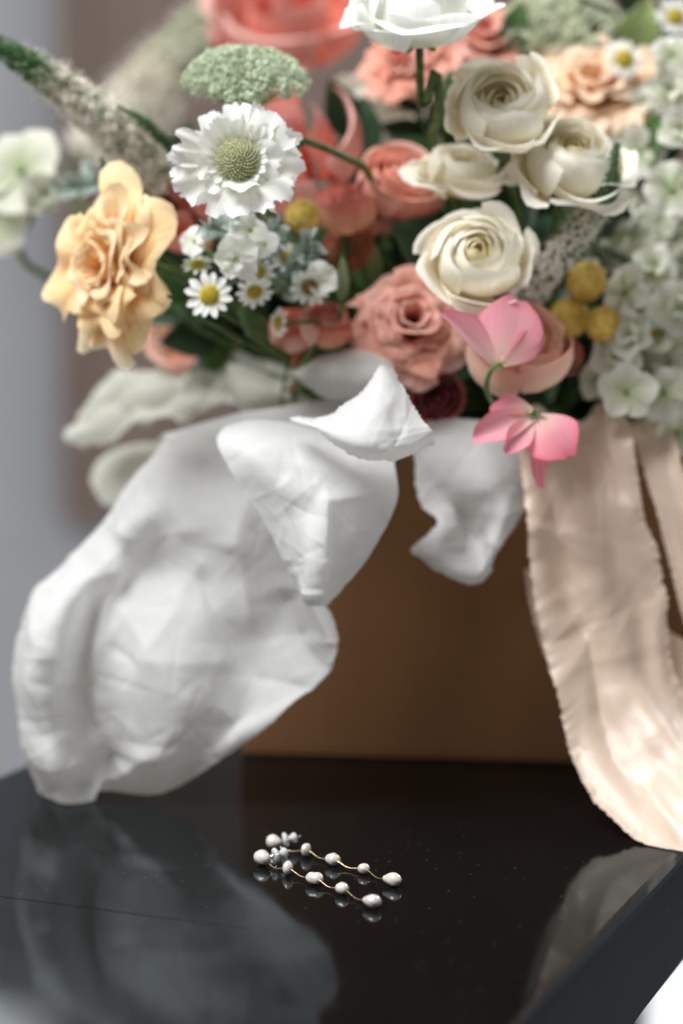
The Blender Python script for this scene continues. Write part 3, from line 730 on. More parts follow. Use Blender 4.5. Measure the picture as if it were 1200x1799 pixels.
def flat_petal(name, L, Wd, rs, a0=.1, a1=.3, cup=.3, ruffle=.0, k=3, tip=.3, fringe=0., widths=(.3, .75, 1, .9), nu=9, nv=9, notch=0., lob=0.):
    """petal along +x from the origin, face to +z"""
    v = np.linspace(0, 1, nv); u = np.linspace(-1, 1, nu)
    ang = a0+(a1-a0)*v**1.3
    ds = L/(nv-1)
    x = np.concatenate([[0], np.cumsum(np.cos(ang[:-1])*ds)]); z = np.concatenate([[0], np.cumsum(np.sin(ang[:-1])*ds)])
    w = crom(np.array(widths)[:, None], nv)[:, 0]*Wd
    top = 1-tip*np.abs(u)**2.2-notch*np.exp(-(u/.2)**2)
    if fringe: top = top+rs.uniform(-fringe, fringe, nu)
    if lob: top = top+lob*np.sin(6*u+rs.uniform(0, 6.28))+.5*lob*np.sin(13*u+rs.uniform(0, 6.28))
    A = np.zeros((nv, nu, 3)); p1, p2 = rs.uniform(0, 6.28, 2)
    for j in range(nu):
        q = np.clip(v*top[j], 0, 1.2)
        A[:, j, 0] = np.interp(q, v, x); zz = np.interp(q, v, z); ww = np.interp(q, v, w)
        A[:, j, 1] = u[j]*ww
        A[:, j, 2] = zz+cup*u[j]**2*ww+ruffle*L*q**1.6*math.sin(k*u[j]*2+p1)+.4*ruffle*L*q**2*math.sin(k*2.3*u[j]+p2)
    return grid_mesh(name, A)

def daisy(px, py, Y, rpx, n, label, seed, npet=13, group='small white daisies', disc='disc', droop=.05, discr=.42, petal='white', skip=()):
    rs = np.random.RandomState(seed); R_ = M(rpx, Y)
    root, inv, loc, R = flower_root('daisy', label, 'daisy', px, py, Y, n, group, rs.uniform(0, 1))
    dome('disc', R_*discr, R_*.24, 60, disc, root, seed, size=.2)
    ms = [flat_petal('petal', R_*.72, R_*.17, rs, a0=.12, a1=-droop*4, cup=.25, tip=.3, widths=(.55, .9, 1, .85), nu=5, nv=6, ruffle=.01) for _ in range(3)]
    for i in range(npet):
        if i in skip: continue
        a = 2*math.pi*i/npet+rs.uniform(-.07, .07); s = rs.uniform(.88, 1.06)
        o = obj('petal', ms[i % 3], MT[petal], root)
        o.matrix_local = Matrix.Rotation(a, 4, 'Z') @ Matrix.Translation((R_*discr*.75, 0, -.01*R_+.004*R_*(i % 2))) @ Matrix.Rotation(rs.uniform(-.2, .12), 4, 'Y') @ Matrix.Scale(s, 4)
    pr = [(.02*R_, -.3*R_), (.28*R_, -.2*R_), (.42*R_, -.04*R_)]
    obj('calyx', cup_petal('calyx', pr, 0, math.pi, rs, tip=0, spiral=0, nu=12, nv=5), MT['calyx'], root)
    add_stem(root, inv, loc, R, -.3*R_, rs, .0009)
    return root

def umbel(px, py, Y, rpx, label, seed, n=(0, -.25, 1), nclus=44, flat=.5, mat='ammi', hub=None, span=1.35, csize=.21, group='lacy green umbels'):
    rs = np.random.RandomState(seed); R_ = M(rpx, Y)
    root, inv, loc, R = flower_root('lace_flower', label, 'lace flower', px, py, Y, n, group)
    hubl = np.array([0, 0, -R_*(.75)])
    def cluster(k):
        r2 = np.random.RandomState(seed*7+k); V, Fc, PV = [], [], []
        for i in range(60):
            d = nrm(r2.normal(0, 1, 3)*[1, 1, .8]+[0, 0, .5]); c = d*R_*csize*r2.uniform(.55, 1.0)*[1, 1, .62]
            F3 = frame(nrm(d+r2.normal(0, .35, 3)), r2.uniform(0, 6)); s = R_*.042*r2.uniform(.8, 1.3); b = len(V)
            V.append(c); PV.append((r2.rand(), .1, 0))
            for q in range(10):
                g = q*math.pi/5; rr = s if q % 2 == 0 else s*.45
                V.append(c+F3[:, 0]*math.cos(g)*rr+F3[:, 1]*math.sin(g)*rr+F3[:, 2]*s*.25*(q % 2 == 0)); PV.append((r2.rand(), .5+.5*r2.rand(), 0))
            Fc += [(b, b+1+q, b+1+(q+1) % 10) for q in range(10)]
        return mesh_from('floret_cluster', V, Fc, PV, False)
    cm = [cluster(k) for k in range(4)]
    for i in range(nclus):
        q = math.sqrt((i+.5)/nclus)*span/1.35; a = i*2.39996+rs.uniform(-.2, .2)
        th = min(q, 1.15)*1.25
        pos = np.array([math.sin(th)*math.cos(a)*R_, math.sin(th)*math.sin(a)*R_, (math.cos(th)-.35)*R_*flat])*(1+rs.uniform(-.08, .06))
        o = obj('floret_cluster', cm[i % 4], MT[mat], root); o['kind'] = 'stuff'
        o.matrix_local = mat4(frame(nrm(pos*[1, 1, 1.5]+[0, 0, R_*.5]), rs.uniform(0, 6)), pos) @ Matrix.Scale(rs.uniform(.75, 1.15), 4)
        tube('ray', crom(np.array([hubl, hubl*.45+pos*.4+[0, 0, -.06*R_], pos*.98]), 5), R_*.011, MT['calyx'], root, 4)
    add_stem(root, inv, loc, R, -.75*R_, rs, .0016)
    return root

def spike(path, radii, label, seed, nflo=650, mat='spike', fl=1.0, stem=True, group='speedwell spikes', kind_tip=.35, gs=.35):
    """a speedwell spike: hundreds of tiny florets round a tapering stem, base first"""
    rs = np.random.RandomState(seed)
    pts = crom(np.array([P(*p) for p in path]), 60); rad = crom(np.array(radii, float)[:, None], 60)[:, 0]
    Ys = np.array([p[2] for p in path]).mean(); rad = rad*Ys/F
    loc = pts[0]; root = thing('speedwell_spike', label, 'speedwell', loc, None, group)
    pts = pts-loc
    tube('core', pts, np.maximum(rad*.55, .0004), MT['spike_green' if mat == 'spike_green' else 'spike_core'], root, 8)
    T_ = np.gradient(pts, axis=0); V, Fc, PV = [], [], []
    for i in range(nflo):
        t = (i+.5)/nflo; f = t*59; k = min(int(f), 58); fr = f-k
        p = pts[k]*(1-fr)+pts[k+1]*fr; r = rad[k]*(1-fr)+rad[k+1]*fr; tn = nrm(T_[k])
        x = nrm(np.cross(tn, [.3, .4, .85])); y = np.cross(tn, x); a = i*2.39996+rs.uniform(-.3, .3)
        o = x*math.cos(a)+y*math.sin(a); c = p+o*r*rs.uniform(.7, 1.0)
        F3 = frame(nrm(o+tn*.25+rs.normal(0, .2, 3)), rs.uniform(0, 6)); b = len(V)
        s = r*.36*fl*(1 if t < 1-kind_tip else .62)*rs.uniform(.75, 1.25)
        cv = min(1, max(0, (t-gs)/(1-gs))*1.7) if rs.rand() > .1 else .95
        V.append(c-F3[:, 2]*s*.3); PV.append((rs.rand(), min(1, cv+.2), 0))
        for q in range(8):
            g = q*math.pi/4; rr = s if q % 2 == 0 else s*.5
            V.append(c+F3[:, 0]*math.cos(g)*rr+F3[:, 1]*math.sin(g)*rr+F3[:, 2]*s*.5*(q % 2 == 0)); PV.append((rs.rand(), cv, 0))
        Fc += [(b, b+1+q, b+1+(q+1) % 8) for q in range(8)]
        # a stamen standing out
        if t < 1-kind_tip and rs.rand() < .6:
            b = len(V); e = c+o*s*1.5+rs.normal(0, s*.3, 3); w = F3[:, 0]*s*.07; w2 = F3[:, 1]*s*.07
            V += [c+w, c-w, e-w2, e+w2]; PV += [(0, .1, 0)]*4; Fc.append((b, b+1, b+2, b+3))
    fo = obj('florets', mesh_from('florets', V, Fc, PV, False), MT[mat], root); fo['kind'] = 'stuff'
    if stem:
        d = nrm(pts[1]-pts[0]); rs2 = np.random.RandomState(seed+1)
        sp = stem_path(loc, d, rs2)-loc
        tube('stem', sp, .0016, MT['stem'], root, 7)
    return root

def floret_set(npet, R_, seed, mat_ruffle=.06, nvar=3):
    rs = np.random.RandomState(seed)
    return [flat_petal('petal', R_*rs.uniform(.95, 1.2), R_*rs.uniform(.5, .68), rs, a0=.15, a1=-.1+rs.uniform(-.6, .5), cup=rs.uniform(-.05, .25), tip=.35, ruffle=mat_ruffle, k=2, widths=(.3, .85, 1, .75), nu=7, nv=6) for _ in range(nvar)]
def put_floret(root, pos, nn, R_, ms, mat, npet, rs, eye='calyx'):
    """one small open blossom: eye with its petals"""
    eye_me = EYES.setdefault(eye, None)
    if eye_me is None:
        V, Fc, PV = tube_data([(0, 0, -.2), (0, 0, .05), (0, 0, .12)], [.05, .12, .05], 6)
        eye_me = EYES[eye] = mesh_from('floret', V, Fc, PV); eye_me.materials.append(MT[eye])
    o = obj('floret', eye_me, None, root)
    o.matrix_local = mat4(frame(nn, rs.uniform(0, 6)), pos) @ Matrix.Scale(R_, 4)
    for i in range(npet):
        p = obj('petal', ms[rs.randint(len(ms))], MT[mat], o)
        s = rs.uniform(.85, 1.1)/R_
        p.matrix_local = Matrix.Rotation(2*math.pi*i/npet+rs.uniform(-.12, .12), 4, 'Z') @ Matrix.Translation((.06, 0, .01*(i % 2))) @ Matrix.Rotation(rs.uniform(-.35, .3), 4, 'Y') @ Matrix.Rotation(rs.uniform(-.3, .3), 4, 'X') @ Matrix.Scale(s, 4)
    return o
EYES = {}

def hydrangea(px, py, Y, rpx, label, seed, n=(0, -.8, .6), nflo=34, mat='hydrangea', fr=.30, name='hydrangea', flat=.75, group='white hydrangea heads', npet=4, stretch=(1, 1)):
    rs = np.random.RandomState(seed); R_ = M(rpx, Y)
    root, inv, loc, R = flower_root(name, label, 'hydrangea', px, py, Y, n, group)
    ms = floret_set(4, R_*fr, seed)
    for i in range(nflo):
        ct = 1-(i+.5)/nflo*1.25; st = math.sqrt(max(0, 1-ct*ct)); a = i*2.39996
        d = np.array([st*math.cos(a), st*math.sin(a), ct])
        pos = d*R_*[.85*stretch[0], .85*stretch[1], flat*.85]*rs.uniform(.88, 1.08)
        put_floret(root, pos, nrm(d+rs.normal(0, .22, 3)), R_*fr, ms, mat, npet, rs)
        tube('floret_stalk', [np.array([0, 0, -.5*R_]), pos*.5, pos], R_*.012, MT['calyx'], root, 4)
    add_stem(root, inv, loc, R, -.5*R_, rs, .0026)
    return root

def stock(label, blooms, seed, mat='stockwhite', npet=5, name='stock_stem', cat='stock', grow=1.12, group='white stock'):
    """blooms: (px, py, Y, radius px, facing)"""
    rs = np.random.RandomState(seed)
    c0 = np.mean([P(b[0], b[1], b[2]) for b in blooms], 0)+np.array([0, .03, -.01])
    root = thing(name, label, cat, c0, None, group)
    for (px, py, Y, r, n) in blooms:
        r = r*grow; R_ = M(r, Y); ms = floret_set(npet, R_, rs.randint(9999), .1)
        pos = P(px, py, Y)-c0
        fl = put_floret(root, pos, nrm(n), R_, ms, mat, npet, rs)
        if r > 38 and rs.rand() < .6:              # doubled heart
            ms2 = floret_set(npet, R_*.6, rs.randint(9999), .14)
            for i in range(4):
                p = obj('petal', ms2[i % 3], MT[mat], fl)
                p.matrix_local = Matrix.Rotation(1.57*i+.5, 4, 'Z') @ Matrix.Translation((.03, 0, .1)) @ Matrix.Rotation(rs.uniform(-1.0, -.5), 4, 'Y') @ Matrix.Scale(1/R_, 4)
        tube('floret_stalk', [pos, pos*.55+[0, .006, -.004], np.zeros(3)], .0012, MT['calyx'], root, 5)
    tube('stem', stem_path(c0, (0, -.2, 1), rs)-c0, .002, MT['stem'], root, 7)
    return root

def ball(px, py, Y, rpx, label, seed, squash=1.0, n=(0, -.8, .5), group='yellow button flowers'):
    rs = np.random.RandomState(seed); R_ = M(rpx, Y)
    root, inv, loc, R = flower_root('button_flower', label, 'button flower', px, py, Y, n, group)
    V, Fc, PV = [], [], []
    nb, na = 20, 12
    for i in range(na):
        a = -math.pi/2+math.pi*i/(na-1)
        for k in range(nb):
            V.append(np.array([math.cos(a)*math.cos(2*math.pi*k/nb), math.cos(a)*math.sin(2*math.pi*k/nb), math.sin(a)*squash])*R_*.93); PV.append((0, 0, 0))
    Fc += grid_faces(na, nb, 0, True)
    N = 240
    for i in range(N):
        z = 1-2*(i+.5)/N; r = math.sqrt(1-z*z); a = i*2.39996; d = np.array([r*math.cos(a), r*math.sin(a), z])
        c = d*R_*.93*[1, 1, squash]; F3 = frame(d, rs.uniform(0, 6)); s = R_*.085*rs.uniform(.8, 1.15); b = len(V)
        for kk in range(5):
            g = kk*2*math.pi/5; V.append(c+F3[:, 0]*math.cos(g)*s+F3[:, 1]*math.sin(g)*s); PV.append((0, .4, 0))
        V.append(c+d*s*.8); PV.append((0, 1, 0)); Fc += [(b+kk, b+(kk+1) % 5, b+5) for kk in range(5)]
    o = obj('head', mesh_from('head', V, Fc, PV), MT['yellow'], root); o['kind'] = 'stuff'
    add_stem(root, inv, loc, R, -.9*R_*squash, rs, .0014)
    return root

LEAF = {}
def leaf_mesh(key, L, Wd, bend, fold, seed):
    rs = np.random.RandomState(seed)
    return flat_petal('leaf', L, Wd, rs, a0=.1, a1=bend, cup=fold, tip=.1, widths=(.12, .8, 1, .62, .06), nu=7, nv=10, ruffle=.015, k=2)
def leaf_at(root, me, mat, base, dirn, nn, scale=1.0):
    d = nrm(dirn); n_ = nrm(np.asarray(nn)-d*np.dot(nn, d)); y = np.cross(n_, d)
    o = obj('leaf', me, MT[mat], root); o.matrix_local = mat4(np.stack([d, y, n_], 1), base) @ Matrix.Scale(scale, 4); return o
def sprig(tip, base, label, seed, mat='leaf', nleaf=9, L=.035, Wd=.009, name='leafy_stem', cat='foliage', group='foliage stems', spread=.9, facing=(0, -1, .5), fold=.25, stem='stem', rad=.0012):
    rs = np.random.RandomState(seed); b, t = np.asarray(base), np.asarray(tip)
    root = thing(name, label, cat, b, None, group)
    d = t-b; side = nrm(np.cross(d, [0, -1, .2]))
    pts = crom(np.array([np.zeros(3), d*.5+side*rs.uniform(-.006, .006), d]), 12)
    tube('stem', pts, np.linspace(rad, rad*.5, 12), MT[stem], root, 6)
    ms = [leaf_mesh('leaf', L, Wd, rs.uniform(-.6, .3), fold, seed+k) for k in range(3)]
    for i in range(nleaf):
        f = .25+.75*(i+.5)/nleaf if i < nleaf-1 else 1.0
        p = pts[0]*0+np.array([np.interp(f*11, np.arange(12), pts[:, q]) for q in range(3)])
        s = (1 if i % 2 else -1)
        dr = nrm(nrm(d)*.7+side*s*spread*rs.uniform(.6, 1.2)+rs.normal(0, .22, 3)) if i < nleaf-1 else nrm(d)
        leaf_at(root, ms[i % 3], mat, p, dr, np.array(facing)+rs.normal(0, .35, 3), rs.uniform(.75, 1.15)*(1.1-.35*f))
    return root

# --- cream ranunculus
ranunculus(882, 186, 1.055, 94, (-.10, -.78, .58), 'cream ranunculus with open cupped heart, topmost of the three joined cream blooms', 11, splay=.55, dip=.42, layers=7)
ranunculus(1003, 282, 1.06, 96, (.10, -.62, .72), 'cream ranunculus right behind the green speedwell tip', 12, splay=.9, dip=.22, layers=7)
ranunculus(812, 298, 1.085, 78, (.05, -.40, .9), 'half open cream ranunculus tucked beneath the cupped one', 13, splay=1.1, layers=6, dip=.5)
ranunculus(838, 455, 1.045, 88, (.02, -.86, .46), 'cream ranunculus with tight buttery heart, lowest one above the pink sweet pea', 14, splay=.85, dip=.06, layers=7)
ranunculus(735, 18, 1.05, 108, (-.05, -.36, .93), 'white ranunculus on a tall bare stem above all the others', 15, mat='white', heart='cream', splay=1.15, flat=1.0, dip=.2, layers=6,
           via=(P(766, 120, 1.055), P(770, 200, 1.075), P(772, 300, 1.12)))
# --- scabious
def scabious():
    rs = np.random.RandomState(77); px, py, Y = 418, 284, 1.02; R_ = M(117, Y)
    root, inv, loc, R = flower_root('scabious', 'white scabious with frilly petals and green pincushion centre', 'scabious', px, py, Y, (-.06, -.95, .22))
    dome('pincushion', R_*.33, R_*.25, 190, 'pin', root, 5, size=.10, sharp=True)
    for ring, (m, rr, L, w, rise) in enumerate(((9, .28, .66, .36, -.30), (7, .25, .44, .28, -.95))):
        for i in range(m):
            a = 2*math.pi*i/m+ring*.4+rs.uniform(-.14, .14)
            me = flat_petal('petal', R_*L*rs.uniform(.88, 1.22), R_*w*rs.uniform(.8, 1.25), rs, a0=.1, a1=rs.uniform(-.7, .5), cup=.1, ruffle=.085, k=rs.uniform(1.8, 4.2), tip=.25, fringe=.06, widths=(.35, .7, 1.0, 1.1), nu=31, nv=12, lob=.11)
            o = obj('petal', me, MT['white'], root)
            o.matrix_local = Matrix.Rotation(a, 4, 'Z') @ Matrix.Translation((R_*rr, 0, -.04*R_+.03*R_*ring+.012*R_*(i % 3))) @ Matrix.Rotation(rise*rs.uniform(.3, 1.2)*.6, 4, 'Y') @ Matrix.Rotation(rs.uniform(-.25, .25), 4, 'X')
    n2 = 16
    ms = [flat_petal('petal', R_*.2, R_*.07, rs, a0=.6, a1=.1, cup=.2, ruffle=.08, k=2, tip=.2, fringe=.08, nu=7, nv=5) for _ in range(3)]
    for i in range(n2):
        a = 2*math.pi*i/n2; o = obj('inner_petal', ms[i % 3], MT['white'], root)
        o.matrix_local = Matrix.Rotation(a, 4, 'Z') @ Matrix.Translation((R_*.31, 0, .03*R_)) @ Matrix.Rotation(rs.uniform(-.5, .1), 4, 'Y')
    sepals(root, R_*.45, -.06*R_, rs, 8)
    add_stem(root, inv, loc, R, -.08*R_, rs, .0018, via=(P(525, 250, 1.06), P(585, 268, 1.075), P(650, 305, 1.10), P(690, 420, 1.16)))
scabious()
# --- carnations
carnation(188, 470, 1.06, 132, (-.60, -.78, .10), 'large ruffled apricot carnation leaning out over the tissue', 21, 'orange', layers=5, npet=6, ruffle=.14, depth=.6, squash=(.86, 1.08))
carnation(1042, 160, 1.17, 112, (-.1, -.75, .6), 'pale peach carnation behind the cream ranunculus', 22, 'peachcarn', layers=5, ruffle=.1)
carnation(722, 568, 1.085, 100, (.10, -.86, .42), 'dusty pink carnation with dark folds beside the white tissue lip', 23, 'pinkcarn', layers=6, npet=6, ruffle=.085, depth=.85)
carnation(845, 72, 1.20, 92, (.15, -.75, .6), 'coral carnation behind the tall white ranunculus stem', 24, 'coralrose', layers=5, ruffle=.09, group='coral carnations behind')
carnation(705, 110, 1.19, 72, (-.2, -.75, .5), 'coral carnation under the tall white ranunculus', 25, 'coralrose', layers=5, ruffle=.09, group='coral carnations behind')
# --- coral peonies
rose(500, 38, 1.38, 128, (0, -.55, .8), 'large blurred coral peony rising behind the lacy umbel', 31, 'coral', layers=3, height=.85, opening=.4, npet=4, name='peony', cat='peony', group='coral peonies', flare=.3)
rose(520, 262, 1.17, 118, (-.25, -.75, .6), 'coral peony directly behind the white scabious', 32, 'coral', layers=3, height=1.2, opening=.3, npet=3, name='peony', cat='peony', group='coral peonies', flare=.15)
rose(325, 355, 1.15, 92, (-.3, -.8, .4), 'deep coral peony between the scabious and the apricot carnation', 33, 'coral', layers=3, height=1.05, opening=.2, npet=3, name='peony', cat='peony', group='coral peonies', flare=.05)
# --- spray roses
rose(606, 368, 1.11, 50, (-.05, -.45, .9), 'blush spray rosebud beside the lone yellow button', 41, 'blush', layers=5, height=1.35, opening=.1, flare=.12, npet=4)
rose(705, 325, 1.12, 72, (.2, -.6, .75), 'open coral pink spray rose left of the half open ranunculus', 42, 'coralrose', layers=5, height=1.1, opening=.35, flare=.2)
rose(668, 380, 1.125, 42, (.1, -.5, .85), 'small blush rosebud squeezed between two spray roses', 43, 'blush', layers=4, height=1.25, opening=.1, npet=4)
rose(570, 572, 1.085, 44, (.22, -.55, .8), 'pink rosebud rising just above the tissue edge', 44, 'blush', layers=4, height=1.35, opening=.05, npet=4, flare=.05)
rose(515, 582, 1.10, 42, (-.3, -.6, .7), 'half hidden blush rosebud beside the small daisies', 45, 'blush', layers=4, height=1.3, opening=.05, npet=4, flare=.05)
rose(540, 642, 1.095, 24, (-.1, -.8, .3), 'tiny pink rosebud peeking over the white tissue', 46, 'blush', layers=3, height=1.1, npet=4, stem=True)
rose(612, 430, 1.12, 40, (0, -.8, -.3), 'blush rose petals below the spray rosebud', 47, 'blush', layers=3, height=.7, opening=.6, npet=5, flare=.3)
rose(905, 618, 1.062, 92, (.10, -.62, .78), 'full peach pink rose behind the sweet pea', 48, 'peachrose', layers=5, height=1.05, opening=.3, npet=4, group=None, flare=.1)
rose(990, 625, 1.105, 34, (.5, -.7, .3), 'small dusky rose petal cup beside the yellow buttons', 49, 'blush', layers=3, height=.9, npet=4)
rose(770, 700, 1.10, 44, (-.1, -.8, .2), 'dark crimson rose in the shade below the dusty pink carnation', 50, 'red', layers=4, height=.9, opening=.4, npet=5, group=None)
rose(330, 590, 1.22, 70, (-.1, -.8, .5), 'pale blush rose blurred between apricot carnation and daisies', 51, 'peachrose', layers=4, height=1.1, npet=4, group=None)
rose(420, 600, 1.2, 40, (.1, -.8, .4), 'dull coral rosebud in the shade above the off-white tissue', 52, 'coralrose', layers=4, height=1.0, npet=4, group=None)
# --- sweet peas
def sweet_pea(label, calyx, petals, stem_pts, seed, Y):
    rs = np.random.RandomState(seed); c0 = P(*calyx)
    root = thing('sweet_pea', label, 'sweet pea', c0, None, 'pink sweet peas')
    for (bx_, by_, tx, ty, dy, w, nn, kw) in petals:
        b = P(bx_, by_, Y)-c0; t = P(tx, ty, Y+dy)-c0; d = t-b; L = np.linalg.norm(d)
        o_ = dict(a0=.25, a1=-.25, cup=.28, ruffle=.085, k=1.7, tip=.28, widths=(.22, .8, 1.05, .9), nu=19, nv=14, notch=.06, lob=.02); o_.update(kw); o_['tip'] = .42
        me = flat_petal('petal', L*1.06, M(w/2, Y), rs, **o_)
        dd = nrm(d); n_ = nrm(np.array(nn)-dd*np.dot(nn, dd)); y = np.cross(n_, dd)
        o = obj('petal', me, MT['sweetpea'], root); o.matrix_local = mat4(np.stack([dd, y, n_], 1), b)
    for i in range(5):
        a = i*2*math.pi/5; d = nrm([math.cos(a), -.55, math.sin(a)])
        o = obj('sepal', SEP, MT['calyx'], root); n_ = nrm(np.cross(d, [0, 1, .1])); o.matrix_local = mat4(np.stack([d, np.cross(n_, d), n_], 1), np.zeros(3))
    tube('stem', crom(np.array([P(*q) for q in stem_pts]), 16)-c0, .0012, MT['calyx'], root, 6)
SEP = flat_petal('sepal', .0055, .0016, np.random.RandomState(1), a0=.3, a1=-.4, cup=.2, tip=.2, widths=(.8, 1, .6, .1), nu=5, nv=5)
sweet_pea('pink sweet pea with two spread petals in front of the peach pink rose', (878, 640, 1.02), [
   (872, 640, 772, 556, -.012, 58, (.35, -1, .55), dict(cup=.35, a1=-.1, tip=.35, notch=0)),
   (880, 638, 905, 527, .012, 112, (.15, -1, .15), dict(widths=(.3, .95, 1.05, .8), cup=-.10, a0=.4, a1=-.3, ruffle=.035)),
   (876, 638, 845, 552, .016, 70, (-.25, -1, .1), dict(cup=.15)),
   (882, 640, 945, 585, .008, 52, (.5, -1, .1), dict(cup=.2)),
  ], [(876, 642, 1.022), (860, 655, 1.028), (856, 690, 1.04), (885, 735, 1.06), (900, 760, 1.1), (880, 800, 1.16)], 61, 1.025)
sweet_pea('pink sweet pea drooping in front of the peach ribbon', (938, 728, 1.03), [
   (936, 728, 832, 772, -.006, 60, (-.1, -1, .3), dict(cup=.3, widths=(.4, .8, 1, .9))),
   (936, 722, 858, 722, .006, 52, (-.1, -.8, .8), dict(cup=.5, a1=-.7)),
   (936, 735, 888, 795, -.010, 46, (.1, -1, .2), dict(cup=.35)),
   (940, 735, 1000, 800, -.010, 98, (.25, -1, .05), dict(cup=-.12, widths=(.35, .9, 1.05, .8), a1=-.45)),
   (942, 742, 946, 855, .0, 44, (.2, -1, 0), dict(cup=.3, widths=(.5, .8, .7, .45))),
  ], [(938, 726, 1.031), (930, 715, 1.04), (915, 712, 1.06), (900, 740, 1.1), (890, 790, 1.15)], 62, 1.03)
# --- yellow buttons
ball(1030, 494, 1.10, 37, 'yellow button flower, upper one of the trio beside the speckled speedwell', 71)
ball(1000, 558, 1.105, 37, 'yellow button flower, darker one of the trio next to the pink rose', 72, .9)
ball(1060, 570, 1.09, 33, 'yellow button flower, paler one of the trio next to the white stock', 73, 1.05)
ball(532, 381, 1.085, 32, 'lone yellow button flower between scabious and blush rosebud', 74)
# --- daisies
daisy(368, 519, 1.04, 43, (-.1, -.95, .25), 'white daisy with full ring of petals below the silver leaves', 81, npet=12)
daisy(348, 466, 1.055, 30, (-.1, -.6, .8), 'small greenish daisy just above the full white daisy', 82, npet=10, petal='stockwhite')
daisy(452, 478, 1.06, 34, (.35, -.8, .4), 'white daisy with green eye under the silver leaves', 83, npet=12)
daisy(447, 512, 1.05, 34, (.15, -.7, -.5), 'drooping white daisy facing down below the silver leaves', 84, npet=12)
daisy(545, 504, 1.06, 38, (.1, -.8, -.35), 'white daisy with brownish eye beside the pale green bud', 85, npet=12, disc='disc_dry')
daisy(505, 455, 1.07, 30, (.2, -.8, .4), 'small daisy nestled in the silver leaves', 86, npet=11)
daisy(490, 568, 1.07, 30, (-.8, -.5, .1), 'daisy seen edge-on beside the half hidden rosebud', 87, npet=12)
daisy(1096, 104, 1.16, 38, (.05, -.9, .35), 'white daisy below the pale lacy umbel', 88, npet=13, droop=.12)
daisy(1186, 30, 1.18, 36, (.1, -.9, .3), 'white daisy in the grey-green leaves above the other', 89, npet=13)
daisy(1150, 590, 1.14, 30, (.1, -.9, .3), 'small white daisy deep among the white stock', 90, npet=11)
# --- lacy umbels
umbel(430, 138, 1.065, 104, 'lacy green umbel standing over the white scabious', 91, n=(.05, -.40, .92), nclus=84, flat=.62)
umbel(992, 52, 1.21, 115, 'pale lacy umbel behind the white daisy', 92, n=(.1, -.45, .9), nclus=60, flat=.7, mat='ammi_pale')
# --- speedwell spikes
spike([(275, 315, 1.14), (215, 240, 1.12), (140, 180, 1.11), (60, 120, 1.10), (-25, 68, 1.09)], [44, 40, 34, 26, 18], 'thick white speedwell spike pointing away from the bouquet', 101, nflo=1100, fl=.9, kind_tip=.15, gs=.55)
spike([(915, 535, 1.085), (965, 470, 1.075), (1030, 390, 1.06), (1068, 325, 1.05), (1085, 250, 1.045)], [28, 27, 25, 22, 8], 'speckled grey speedwell spike with green tip in front of the cream ranunculus', 102, nflo=1000, fl=.8, kind_tip=.3, gs=.4)
spike([(305, 262, 1.10), (275, 235, 1.095), (240, 205, 1.09), (205, 186, 1.085)], [11, 11, 9, 5], 'small dark green speedwell bud spike beside the white spike', 103, nflo=240, mat='spike_green', fl=1.1)
spike([(160, 275, 1.60), (225, 205, 1.60), (310, 110, 1.62), (410, 10, 1.64)], [44, 48, 46, 40], 'far pale speedwell spike blurred against the taupe panel', 104, nflo=700, fl=1.1, kind_tip=0, mat='spike_white')
spike([(200, 330, 1.10), (190, 310, 1.098), (183, 292, 1.096), (178, 275, 1.094)], [10, 10, 8, 4], 'short green speedwell tip above the apricot carnation', 105, nflo=160, mat='spike_green', fl=1.1)
# --- white hydrangea and stock
hydrangea(1140, 400, 1.17, 105, 'white hydrangea head behind the speckled speedwell', 111, n=(-.1, -.85, .5), nflo=34, fr=.44)
hydrangea(690, 205, 1.27, 92, 'greyish white hydrangea deep behind the spray roses', 112, nflo=26, mat='greywhite', fr=.46)
hydrangea(1150, 640, 1.15, 92, 'white hydrangea head resting low beside the ribbons', 113, n=(.1, -.9, .3), nflo=28, fr=.46)
stock('white stock stem with bell shaped bloom beside the yellow buttons', [(1098, 514, 1.09, 42, (-.6, -.7, .1)), (1190, 540, 1.10, 44, (.1, -1, .1)), (1150, 470, 1.12, 36, (.1, -.9, .4)), (1105, 590, 1.085, 36, (-.2, -.9, .3))], 121)
stock('white stock stem drooping over the ribbon top', [(1085, 625, 1.09, 38, (-.3, -.9, .2)), (1050, 668, 1.10, 34, (-.4, -.8, .1)), (1100, 690, 1.08, 42, (.0, -.9, .2)), (1165, 690, 1.09, 46, (.2, -.9, .1)), (1190, 760, 1.10, 40, (.2, -.9, -.1))], 122)
stock('white stock stem along the upper edge beside the daisy', [(1175, 160, 1.13, 38, (.1, -.9, .3)), (1130, 185, 1.16, 36, (-.2, -.9, .2)), (1195, 230, 1.12, 36, (.1, -.9, .2)), (1120, 270, 1.15, 46, (-.2, -.9, .3)), (1180, 335, 1.12, 44, (.1, -.95, .1)), (1180, 95, 1.15, 34, (.1, -.9, .4))], 123)
stock('white stock blossoms in the silver leaves under the scabious', [(342, 424, 1.05, 28, (-.5, -.8, .2)), (412, 456, 1.035, 40, (.05, -.95, .1)), (440, 405, 1.04, 34, (.1, -.8, .4)), (565, 488, 1.06, 30, (.2, -.9, .2)), (465, 430, 1.05, 26, (.2, -.8, .4))], 124, mat='white', grow=1.0)
stock('blurred cream white blossom leaning out beside the thick speedwell', [(38, 300, 1.22, 78, (-.2, -.9, .3)), (15, 372, 1.23, 66, (-.4, -.8, .1)), (75, 340, 1.2, 40, (.3, -.8, .1))], 125, mat='hydrangea', grow=1.0)
